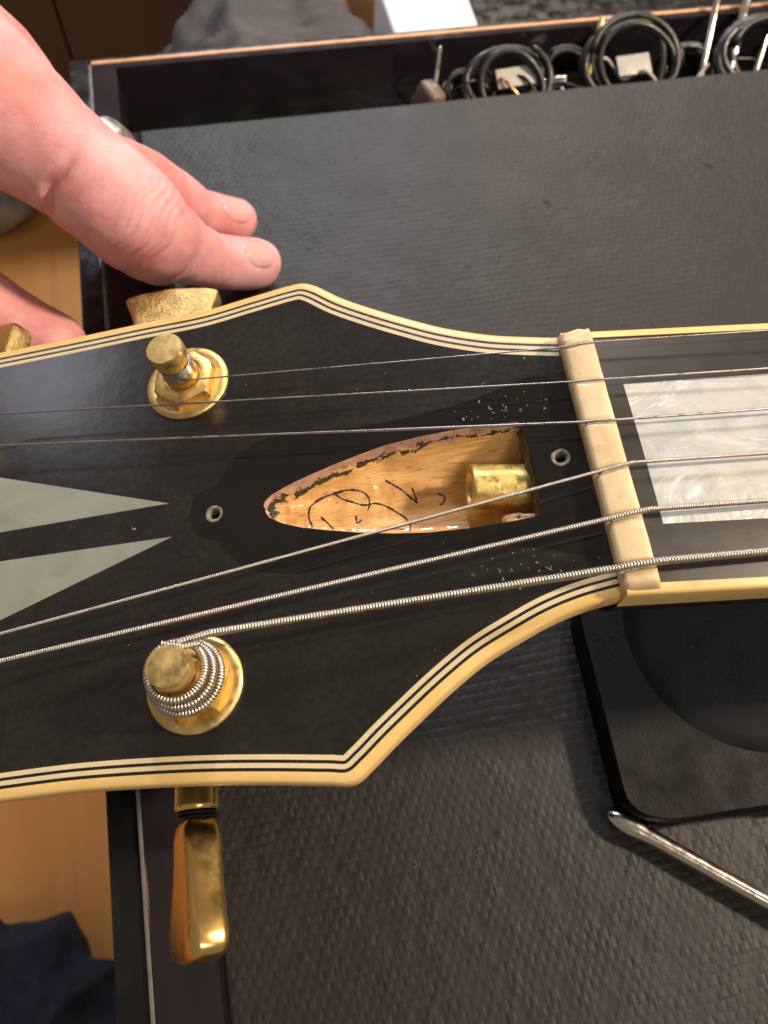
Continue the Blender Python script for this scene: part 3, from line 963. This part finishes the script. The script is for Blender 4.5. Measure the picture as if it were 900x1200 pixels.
def tuner(u, w, side, edge, roll, mat_button, hex_turn, label, off=-7.0, axis_h=-18.0, wide=1.0, crisp=False):
    hb = MB().box(u - 13, u + 6, w - 7, w + 7, -22.5, -14.9, 1.6)
    tm = hb.make('tuning_machine', 'gold', guitar, auto=40, label=label)
    fr = Matrix.Translation((u, w, 0))
    MB().lathe([(7.25, 0.0), (7.3, 0.35), (7.1, 0.62), (6.4, 0.80), (5.9, 0.72), (5.5, 0.60), (3.2, 0.60)], 64, fr, False, True).make('washer', 'gold', tm, auto=40)
    # hexagonal bushing with a turned chamfer
    hv, hf = [], []
    seg = 72
    hp = [(1.0, 0.55, 0), (1.0, 1.9, 0), (1.0, 2.35, 1), (0.80, 2.75, 2), (0.66, 2.78, 2), (0.62, 2.2, 2)]
    for sc, h, md in hp:
        for k in range(seg):
            t = 2 * math.pi * k / seg
            a = (t % (math.pi / 3)) - math.pi / 6
            r = 4.9 / math.cos(a)
            if md == 1:
                r = min(r, 5.15)
            if md == 2:
                r = 5.3 * sc
            hv.append((u + r * math.cos(t + hex_turn), w + r * math.sin(t + hex_turn), h))
    for i in range(len(hp) - 1):
        for k in range(seg):
            p, q = i * seg + k, i * seg + (k + 1) % seg
            hf.append((p, q, q + seg, p + seg))
    hf.append(tuple(range((len(hp) - 1) * seg, len(hp) * seg)))
    MB().add(hv, hf).make('hex_bushing', 'gold', tm, auto=28)
    MB().lathe([(2.95, 1.5), (2.95, 3.6), (2.8, 4.1), (2.6, 4.7), (2.5, 5.4), (2.55, 6.4), (2.85, 7.3), (3.05, 7.9), (3.1, 9.9), (2.95, 10.35), (1.6, 10.5), (0.05, 10.52)], 48, fr, False, True).make('string_post', 'gold', tm, auto=40)
    sl = MB()
    for sg in (-1, 1):
        pth = [(u + sg * 2.35 * math.cos(0.5) * f_, w + sg * 2.35 * math.sin(0.5) * -f_, 6.9) for f_ in (0.6, 1.13)]
        sl.tube(pth, 0.62, 12)
    sl.make('string_hole', 'dark_hole', tm, smooth=True)
    e = edge
    ax = Matrix(((1, 0, 0, u + off), (0, 0, side, e - side * 6), (0, 1, 0, axis_h), (0, 0, 0, 1)))
    MB().lathe([(3.3, 0), (3.45, 6.0), (3.45, 6.5), (3.2, 6.8), (2.5, 6.9)], 36, ax).make('shaft_collar', 'gold_shiny', tm, auto=40)
    MB().lathe([(2.9, 6.95), (3.2, 7.1), (3.2, 7.5), (2.9, 7.6), (3.2, 7.75), (3.2, 8.1), (2.8, 8.3)], 36, ax).make('shaft_spacer', 'black_ply', tm, auto=40)
    keystone(e + side * 2.3, e + side * 22.0, roll, u + off, axis_h, wide, crisp).make('tuner_button', mat_button, tm, auto=42)
    return tm


(pu1, pw1), (pu2, pw2) = POST
GAP = 44.0
tuner(pu1, pw1, 1, 46.0, math.radians(-8), 'gold_pit', 0.30, 'gold tuning machine below the hand with pitted trapezoid button', off=-10.2, wide=1.14, crisp=True)
tuner(pu2, pw2, -1, -37.0, math.radians(55), 'gold_shiny', 0.15, 'gold tuning machine with thick string coiled on its post and shiny button below')
for k in (1, 2):
    tuner(pu1 - GAP * k, pw1 - 0.8 * k, 1, 46.0 - 0.6 * k, math.radians(16 * k), 'gold_pit', 0.1 * k, 'gold tuning machine further along the treble edge', off=-7.0)
    tuner(pu2 - GAP * k, pw2 + 0.8 * k, -1, -35.6, math.radians(60 * k), 'gold_shiny', 0.2 * k, 'gold tuning machine further along the bass edge')


# ------------------------------------------------------------------ strings
def polyline(pts, step):
    out = []
    P = [Vector(p) for p in pts]
    for a, b in zip(P, P[1:]):
        n_ = max(1, int((b - a).length / step))
        out += [a + (b - a) * (i / n_) for i in range(n_)]
    return out + [P[-1]]


def wound(mb, pts, r, pitch, seg=9):
    per = 6
    path = polyline(pts, pitch / per)
    rr = [r * (0.70 + 0.30 * abs(math.sin(math.pi * i / per)) ** 0.6) for i in range(len(path))]
    return mb.tube(path, rr, seg)


string_posts = {1: (pu1 - GAP, pw1 - 0.8), 2: (pu1 - 2 * GAP, pw1 - 1.6), 3: (pu2 - 2 * GAP, pw2 + 1.6), 4: (pu2 - GAP, pw2 + 0.8)}
names = ['thin plain first string', 'plain second string', 'plain third string', 'fine wound fourth string', 'wound fifth string', 'thick wound sixth string with visible windings']
for i, (l, a, b, f) in enumerate(STRINGS):
    g = gauges[i] / 2
    top = NTOP - 0.04
    A = Vector((a[0], a[1], top + g * 0.55))
    B = Vector((b[0] - 0.3, b[1], top + g * 0.60))
    F = FBM @ Vector((f[0], f[1], 1.6))
    D_ = (F - B)
    E_ = B + D_ * 6.0
    L = Vector(l)
    mid = (A + B) / 2 + Vector((0, 0, 0.10))
    if i in string_posts:
        pu, pw = string_posts[i]
        sgn = -1 if i < 3 else 1                              # strings pass the posts on the side of the centre line
        dirv = (L - A)
        end = A + dirv * ((pu - A.x) / dirv.x)
        start = Vector((pu, pw + sgn * (2.5 + g), end.z))
        pts = [start, L, A, mid, B, E_]
        coil = [(pu + (2.5 + g) * math.cos(math.pi / 2 * sgn + sgn * t), pw + (2.5 + g) * math.sin(math.pi / 2 * sgn + sgn * t), start.z - 0.12 * t * g * 2 - 0.0) for t in np.arange(0, 15.7, 0.25)]
    elif i == 0:
        cu, cw = pu1, pw1
        rr = 2.55 + g
        tang = Vector((cu + 0.6, cw - rr, 4.7))
        pts = [tang, A, mid, B, E_]
        coil = [(cu + (rr) * math.cos(-math.pi / 2 - t), cw + (rr) * math.sin(-math.pi / 2 - t), 4.55 + 0.040 * t) for t in np.arange(-0.2, 44, 0.25)]
    else:
        cu, cw = pu2, pw2
        rr = 3.15 + g
        tang = Vector((cu + 0.5, cw + rr, 8.2))
        pts = [tang, L, A, mid, B, E_]
        coil = [(cu + (rr + 0.085 * t) * math.cos(math.pi / 2 + t), cw + (rr + 0.085 * t) * math.sin(math.pi / 2 + t), 8.2 - 0.265 * t) for t in np.arange(-0.15, 18.5, 0.12)]
    mb = MB()
    if i < 3:
        mb.tube(polyline(pts, 2.0), g, 10)
        mb.tube(coil, g, 8)
    else:
        wound(mb, pts, g, [0, 0, 0, 0.30, 0.36, 0.42][i], 9)
        wound(mb, coil, g, [0, 0, 0, 0.30, 0.36, 0.42][i], 9)
        if i == 5:                                            # cut end standing out of the post
            wound(mb, [(pu2 + 3.6, pw2 + 3.3, 7.6), (pu2 + 1.5, pw2 + 3.0, 8.3), (pu2 - 1.2, pw2 + 3.6, 9.2)], g * 0.8, 0.4, 9)
    mb.make('string', 'steel' if i < 3 else 'nickel', guitar, smooth=True, label=names[i])

# ------------------------------------------------------------------ the hand
def capsule(mb, a, b, ra, rb, seg=20, rings=6):
    a, b = Vector(a), Vector(b)
    ax = (b - a)
    ln = ax.length
    fr = frame_from(a, ax, (0.3, 0.2, 1) if abs(ax.normalized().z) < 0.9 else (1, 0, 0))
    prof = [(max(0.02, ra * math.cos(t)), ra * math.sin(t)) for t in [-math.pi / 2 + math.pi / 2 * k / rings for k in range(rings + 1)]]
    prof += [(max(0.02, rb * math.cos(t)), ln + rb * math.sin(t)) for t in [math.pi / 2 * k / rings for k in range(rings + 1)]]
    mb.lathe(prof, seg, fr)


def make_hand():
    mb = MB()
    for ch in HAND_CHAINS:
        for (a, ra), (b, rb) in zip(ch, ch[1:]):
            capsule(mb, a, b, ra, rb)
    me = bpy.data.meshes.new('hand_base')
    me.from_pydata([tuple(c * S for c in v) for v in mb.v], [], mb.f)
    o = bpy.data.objects.new('hand_base', me)
    scene.collection.objects.link(o)
    rm = o.modifiers.new('remesh', 'REMESH')
    rm.mode = 'VOXEL'
    rm.voxel_size = 0.62 * S
    sm = o.modifiers.new('smooth', 'SMOOTH')
    sm.factor = 0.5
    sm.iterations = 26
    dg = bpy.context.evaluated_depsgraph_get()
    ev = o.evaluated_get(dg)
    out = bpy.data.meshes.new_from_object(ev)
    bpy.data.objects.remove(o)
    n_ = len(out.vertices)
    co = np.empty(n_ * 3, np.float32)
    no = np.empty(n_ * 3, np.float32)
    out.vertices.foreach_get('co', co)
    out.vertices.foreach_get('normal', no)
    co = co.reshape(-1, 3) / S
    no = no.reshape(-1, 3)
    dis = np.zeros(n_)
    for (k, ax, spread, lines) in HAND_CREASES:
        k, ax = np.array(k), np.array(ax, float)
        ax /= np.linalg.norm(ax)
        rel = co - k
        s = rel @ ax
        r2 = (rel ** 2).sum(1)
        win = np.exp(-r2 / spread ** 2)
        wob = 0.5 * np.sin(rel[:, 2] * 0.55 + rel[:, 0] * 0.3) + 0.35 * np.sin(rel[:, 1] * 0.8 + 1.0)
        for (pos, depth, width) in lines:
            dis -= depth * win * np.exp(-((s + wob - pos) / width) ** 2)
    # tendons and veins: soft low relief
    for i in range(n_):
        p = Vector(co[i])
        dis[i] += noise.noise(p * 0.07) * 0.7 + noise.noise(p * 0.22 + Vector((9, 2, 4))) * 0.16
    co = co + no * dis[:, None]
    out.vertices.foreach_set('co', (co * S).astype(np.float32).ravel())
    out.update()
    out.name = 'hand'
    out.materials.clear()
    return link_mesh('hand', out, 'skin', None, True, 'hand reaching over the bench, two fingertips pressed on the mat beyond the headstock', 'hand')


hand = make_hand()
from mathutils.bvhtree import BVHTree
hb_ = bmesh.new()
hb_.from_mesh(hand.data)
bvh = BVHTree.FromBMesh(hb_)
hb_.free()
cam_pos = Vector((-24.1, -83.7, 171.7))


def nail(center, axis, normal, ln, wd):
    A = Vector(axis).normalized()
    N = Vector(normal)
    N = (N - A * N.dot(A)).normalized()
    B = N.cross(A)
    v, f = [], []
    na, nb = 15, 13
    for i in range(na):
        s = -1 + 2 * i / (na - 1)
        for j in range(nb):
            t = -1 + 2 * j / (nb - 1)
            half = wd * (1 - 0.16 * s * s) * ((1 - max(0, s) ** 6 * 0.5) if s > 0 else (1 - abs(s) ** 4 * 0.45))
            p = Vector(center) + A * (s * ln * (1 - 0.16 * t * t)) + B * (t * half)
            hit = bvh.ray_cast((p + N * 14) * S, -N, 0.05)
            q = hit[0] / S if hit[0] is not None else p
            lift = 0.22 - 0.24 * max(abs(t) ** 4, (abs(s) ** 6 if s < 0 else 0)) + (0.10 * s if s > 0 else 0)
            v.append((q + N * lift)[:])
    for i in range(na - 1):
        for j in range(nb - 1):
            a = i * nb + j
            f.append((a, a + 1, a + nb + 1, a + nb))
    o = link('fingernail', v, f, 'nail', hand, smooth=True)
    so = o.modifiers.new('thick', 'SOLIDIFY')
    so.thickness = 0.35 * S
    so.offset = -1
    return o


for c, ax, nr, ln, wd in NAILS:
    nail(c, ax, nr, ln, wd)
c, ax, r = FINGER_RING
fr = frame_from(c, ax, (0, 0, 1))
tor = MB()
tv, tf = [], []
for i in range(48):
    t = 2 * math.pi * i / 48
    for j in range(10):
        q = 2 * math.pi * j / 10
        rr = r + 0.7 * math.cos(q)
        tv.append((fr @ Vector((rr * math.cos(t), rr * math.sin(t), 3.4 * math.sin(q))))[:])
for i in range(48):
    for j in range(10):
        tf.append((i * 10 + j, i * 10 + (j + 1) % 10, ((i + 1) % 48) * 10 + (j + 1) % 10, ((i + 1) % 48) * 10 + j))
tor.add(tv, tf).make('finger_ring', 'silver', hand, smooth=True)

# ------------------------------------------------------------------ neck rest, screwdriver
rest = empty('neck_rest', Matrix.Translation((0.07, -0.04, 0.0015)), 'black foam neck rest with round hollow lying on the mat under the neck', 'neck rest')


def rel(mb, o):
    t = o.matrix_world.translation / S
    mb.v = [(x - t.x, y - t.y, z - t.z) for x, y, z in mb.v]
    return mb


RZ0, RZ1 = 1.55, 9.0
hollow = [(HC[0] + HC[2] * math.cos(2 * math.pi * k / 64), HC[1] + HC[2] * math.sin(2 * math.pi * k / 64)) for k in range(64)]
outer = xy(spline(REST_OUT, 5, True))
no_ = len(outer)
b = MB()
inn = [(x + (HC[0] - x) * 0.012, y + (HC[1] - y) * 0.012) for x, y in outer]
b.add([(x, y, RZ0) for x, y in outer] + [(x, y, RZ1 - 0.8) for x, y in outer] + [(x, y, RZ1) for x, y in inn],
      [(j * no_ + i, j * no_ + (i + 1) % no_, (j + 1) * no_ + (i + 1) % no_, (j + 1) * no_ + i) for j in range(2) for i in range(no_)])
b.add(*fill([inn, hollow[::-1]], RZ1))
rel(b, rest).make('rest_block', 'rest', rest, auto=40)
bowl = MB().lathe([(HC[2], RZ1 + 0.0), (HC[2] - 0.35, RZ1 - 0.5), (HC[2] - 1.6, RZ1 - 3.2), (HC[2] - 6, RZ1 - 5.6), (HC[2] * 0.4, RZ1 - 6.6), (0.1, RZ1 - 6.8)], 64, Matrix.Translation((HC[0], HC[1], 0)), False, True)
rel(bowl, rest).make('hollow', 'rest', rest, smooth=True)

d0, d1 = Vector(DRIVER[0]), Vector(DRIVER[1])
dv = (d1 - d0).normalized()
sd = empty('screwdriver', Matrix.Translation(d0 * S), 'chrome screwdriver lying on the mat, worn rounded tip beside the neck rest', 'screwdriver')
sv, sf = [], []
side = Vector((-dv.y, dv.x, 0)).normalized()
upv = dv.cross(side) * -1
prof = [(0.0, 0.5, 0.45), (0.25, 0.9, 0.75), (0.9, 1.4, 1.15), (2.0, 1.85, 1.5), (3.5, 2.1, 1.7), (5.0, 2.15, 1.75), (6.5, 1.95, 1.7), (8.0, 1.7, 1.62), (10.0, 1.6, 1.6), (95, 1.6, 1.6)]
seg = 48
for s_, wx_, wz_ in prof:
    for k in range(seg):
        t = 2 * math.pi * k / seg
        cc, ss = math.cos(t), math.sin(t)
        flat = 1.0
        fl = (1 - 0.30 * max(0, math.cos(2 * t + 0.6)) ** 3) if s_ < 6 else 1.0
        cc, ss = cc * fl, ss * fl
        sv.append((dv * s_ + side * (wx_ * math.copysign(abs(cc) ** flat, cc)) + upv * (wz_ * math.copysign(abs(ss) ** flat, ss)))[:])
for i in range(len(prof) - 1):
    for k in range(seg):
        p, q = i * seg + k, i * seg + (k + 1) % seg
        sf.append((p, q, q + seg, p + seg))
sf.append(tuple(range(seg)))
sf.append(tuple(range((len(prof) - 1) * seg, len(prof) * seg)))
link('shaft', sv, sf, 'chrome', sd, auto=50)
hf_ = frame_from(dv * 92, dv, (0, 0, 1))
MB().lathe([(4, 0), (7, 2), (8, 8), (6.5, 14), (9, 24), (9.5, 60), (8.5, 80), (4, 84)], 24, hf_).make('handle', 'handle', sd, smooth=True)

# ------------------------------------------------------------------ cables, tags and bits in the rear tray
TZ = -15.0


def coil_cable(cx, cy, r, turns, wire, label, tilt=0.25, seed=0, lift=0.0, squash=0.62):
    rnd = random.Random(seed)
    pth = []
    ph = rnd.uniform(0, 6)
    for i in range(int(turns * 26)):
        t = i / 26 * 2 * math.pi
        rr = r + 2.2 * math.sin(t * 0.37 + ph) + 1.5 * math.sin(t * 0.83 + ph) + 0.8 * math.sin(t * 2.3 + ph)
        pth.append((cx + rr * math.cos(t), cy + rr * squash * math.sin(t), TZ + wire + lift + (1 + math.sin(t)) * r * tilt + 1.3 * wire * (i / (turns * 26)) * turns * 0.4))
    mb = MB().tube(pth, wire, 8)
    zmin = min(p[2] for p in mb.v)
    mb.v = [(x, y, z - zmin + TZ + lift) for x, y, z in mb.v]
    return mb.make('cable_coil', 'cable', None, smooth=True, label=label, cat='cable', group='cables in the rear tray')


def small_box(name, mat, c, size, rot, label, cat):
    mb = MB().box(-size[0] / 2, size[0] / 2, -size[1] / 2, size[1] / 2, -size[2] / 2, size[2] / 2, min(size) * 0.25)
    o = mb.make(name, mat, None, auto=40, label=label, cat=cat)
    o.location = Vector(c) * S
    o.rotation_euler = rot
    return o


coil_cable(116, 152.5, 15.0, 5.5, 1.3, 'large black cable coil around the right white tag in the tray', 0.55, 1)
coil_cable(74, 152.5, 13.0, 3.2, 1.3, 'black cable coil around the left white tag in the tray', 0.5, 2)
coil_cable(165, 152, 15.0, 4.5, 1.6, 'black cable coil at the right end of the tray under the steel rods', 0.45, 3)
small_box('paper_tag', 'tag', (117, 153, -5), (12.5, 6.5, 0.6), (0.55, 0.05, 0.12), 'white tag inside the large cable coil in the tray', 'tag')
small_box('paper_tag', 'tag', (76, 154, -6), (13.5, 6, 0.6), (0.6, 0.0, 0.10), 'white tag inside the smaller cable coil in the tray', 'tag')
small_box('jack_plug', 'beige', (46, 152, -10), (7, 9, 10), (0.2, 0.3, 0.4), 'dark plug at the left end of the tray clutter', 'plug')
for k, (x, y, z, sx, sy, rz, lb) in enumerate(((58, 142, -12, 9, 4, 0.3, 'white connector at the tray front between plug and coils'), (66, 142, -12, 6, 5, -0.4, 'small white connector beside the left coil at the tray front'), (138, 142.5, -12, 7, 5, 0.5, 'white connector at the tray front between the two right coils'))):
    small_box('connector', 'tag', (x, y, z), (sx, sy, 5), (0.2, 0.1, rz), lb, 'connector')
small_box('clip', 'green', (92, 143, -12), (6, 4, 4), (0.1, 0.2, 0.5), 'small green clip in the tray between two coils', 'clip')
for k, (p, q, r, mt, lb) in enumerate((((98, 146, -12), (106, 163, 6), 1.0, 'brass', 'short brass rod leaning inside the tray left of the big coil'),
                                       ((140, 146, -11), (156, 184, 14), 1.2, 'chrome', 'left steel rod leaning out over the far bench edge'),
                                       ((149, 144, -11), (169, 186, 13), 1.6, 'chrome', 'thick steel rod leaning over the bench edge, middle of three'),
                                       ((160, 146, -11), (180, 182, 12), 1.1, 'chrome', 'right steel rod leaning out over the bench edge'),
                                       ((44, 141, -12), (52, 164, 0), 0.7, 'chrome', 'thin steel rod lying by the dark plug'))):
    rd = MB()
    p, q = Vector(p), Vector(q)
    rd.tube([p, p + (q - p) * 0.03, p + (q - p) * 0.97, q], [r * 0.6, r, r, r * 0.6], 12)
    rd.make('metal_rod', mt, None, auto=50, label=lb, cat='rod')


rt_ = random.Random(21)
for k, (xa, xb, mt, lb) in enumerate(((52, 100, 'cable', 'thin black wire winding along the tray from the plug to the coils'), (88, 140, 'tag', 'thin white wire winding between the two tagged coils'), (132, 195, 'cable', 'thin black wire winding under the steel rods'), (60, 86, 'copper', 'thin copper wire loop by the left coil'))):
    pts = [(xa + (xb - xa) * j / 6 + rt_.uniform(-3, 3), rt_.uniform(142, 164), TZ + 1 + abs(math.sin(j * 1.7 + k)) * 9) for j in range(7)]
    MB().tube([p[:] for p in spline(pts, 8)], 0.55, 8).make('loose_wire', mt, None, smooth=True, label=lb, cat='wire')
for k, (x, y, lb) in enumerate(((55, 160, 'metal plug lying behind the dark plug'), (90, 158, 'metal plug lying upper left of the big tagged coil'), (134, 160, 'metal plug lying between the big coil and the rods'), (96, 144, 'metal plug lying by the green clip'))):
    fr = frame_from((x, y, TZ + 2.3), (rt_.uniform(-1, 1), rt_.uniform(-1, 1), 0.25), (0, 0, 1))
    MB().lathe([(0.8, -6), (0.8, -2), (1.9, -1.6), (2.1, 3), (1.6, 6)], 18, fr).make('jack_plug', 'chrome', None, auto=40, label=lb, cat='plug')


coil_cable(138, 153, 10.0, 3.0, 0.9, 'thin black cable coil between the big coil and the rods', 0.5, 6)
coil_cable(94, 153, 9.0, 2.4, 0.8, 'thin black cable coil between the two tagged coils', 0.7, 8)
coil_cable(190, 152, 13.0, 4.0, 1.2, 'black cable coil at the far right of the tray', 0.6, 9)
coil_cable(58, 153, 8.0, 2.2, 0.7, 'thin black cable coil beside the dark plug', 0.6, 12)


# ------------------------------------------------------------------ things behind and beside the bench
def lump(name, mat, x0, x1, y0, y1, z0, z1, fold, label, cat, seed=0, p=0.45, nfold=0.03):
    bm = bmesh.new()
    bmesh.ops.create_icosphere(bm, subdivisions=6, radius=1.0)
    v = []
    for q in bm.verts:
        c = q.co
        x = math.copysign(abs(c.x) ** p, c.x)
        y = math.copysign(abs(c.y) ** p, c.y)
        z = math.copysign(abs(c.z) ** p, c.z)
        P = Vector(((x0 + x1) / 2 + x * (x1 - x0) / 2, (y0 + y1) / 2 + y * (y1 - y0) / 2, (z0 + z1) / 2 + z * (z1 - z0) / 2))
        s = Vector((seed * 13.0, 0, 0))
        d = (1 - abs(noise.noise(Vector((P.x * nfold, P.y * nfold * 1.4, P.z * nfold * 0.6)) + s)) * 2.0) * fold + noise.noise(P * nfold * 3 + s) * fold * 0.35
        P = P + c * d
        P.z = max(P.z, z0)
        v.append(P[:])
    f = [[q.index for q in fc.verts] for fc in bm.faces]
    bm.free()
    return link(name, v, f, mat, None, smooth=True, label=label, cat=cat)


lump('fabric_bag', 'grey_cloth', -42, 64, 262, 350, FZ, -82, 9, 'grey fabric bag standing behind the far bench edge', 'bag', 1)
wb = MB().box(66, 108, 268, 330, FZ, -76, 1.5)
wb.v = [(x + noise.noise(Vector((x, y, z)) * 0.03) * 4, y + noise.noise(Vector((x, z, y)) * 0.03) * 4, z) for x, y, z in wb.v]
wb.make('paper_bag', 'paper', None, auto=40, label='white paper bag standing right of the grey fabric bag', cat='bag')
case = empty('equipment_case', Matrix.Translation((0.2, 0.29, FZ * S)), 'black equipment case behind the bench, right of the paper bag', 'case')
rel(MB().box(113, 420, 250, 680, FZ, -112, 3), case).make('case_body', 'frame', case, auto=40)
for x in (150, 215, 280):
    rel(MB().box(x, x + 12, 249, 251.5, -150, -116, 0.8), case).make('latch', 'chrome', case, auto=40)
for k, (cx, cy, r, lb) in enumerate(((150, 285, 22, 'black cable coil lying on the case nearest the paper bag'), (215, 290, 25, 'black cable coil lying on the case towards its right end'))):
    pth = [(cx + (r + 2 * math.sin(t * .7)) * math.cos(t), cy + (r + 2 * math.sin(t * .9)) * math.sin(t) * .8, -109.6 + t * 0.28) for t in np.arange(0, 30, 0.25)]
    MB().tube(pth, 2.2, 8).make('cable_coil', 'cable', None, smooth=True, label=lb, cat='cable')
small_box('connector', 'tag', (180, 262, -108.5), (14, 9, 7), (0, 0, 0.4), 'white connector lying on the case front edge', 'connector')
small_box('connector', 'green', (236, 258, -109), (16, 6, 6), (0, 0, -0.2), 'green connector lying on the case front edge', 'connector')

cab = empty('wooden_cabinet', Matrix.Translation((-0.12, 0.5, FZ * S)), 'dark brown wooden cabinet with two doors beyond the bench corner', 'cabinet')
rel(MB().box(-330, -10, 475, 560, FZ, -135, 2), cab).make('cabinet_body', 'cabinet', cab, auto=40)
rel(MB().box(-326, -113, 466, 474, FZ + 8, -138, 1.2), cab).make('door', 'cabinet', cab, auto=40)
rel(MB().box(-111.5, -14, 466, 474, FZ + 8, -138, 1.2), cab).make('door', 'cabinet', cab, auto=40)

lump('cloth_bundle', 'pale_cloth', -230, -168, 425, 462, FZ, FZ + 24, 6, 'pale grey cloth bundle on the floorboards below the hand', 'cloth', 3, 0.7)
lump('folded_cloth', 'denim', -300, -136, -160, -50, FZ, FZ + 46, 10, 'dark blue cloth heaped on the floorboards at lower left', 'cloth', 5, 0.7)

# lint and crumbs lying on the mat
ln_ = MB()
rl = random.Random(4)
for k in range(46):
    x, y = rl.uniform(-40, 140), rl.uniform(-100, 130)
    a0, l_, bd = rl.uniform(0, 6.3), rl.uniform(0.2, 1.6) if k % 3 else rl.uniform(1.5, 3.5), rl.uniform(-2, 2)
    ln_.tube([(x + l_ * t * math.cos(a0 + bd * t), y + l_ * t * math.sin(a0 + bd * t), 1.55 + 0.15 * t * t) for t in (-1, -0.5, 0, 0.5, 1)], rl.uniform(0.03, 0.09), 4)
ln_.make('lint', 'lint', None, smooth=True, label='grey lint and crumbs scattered on the rubber mat', cat='lint', kind='stuff')
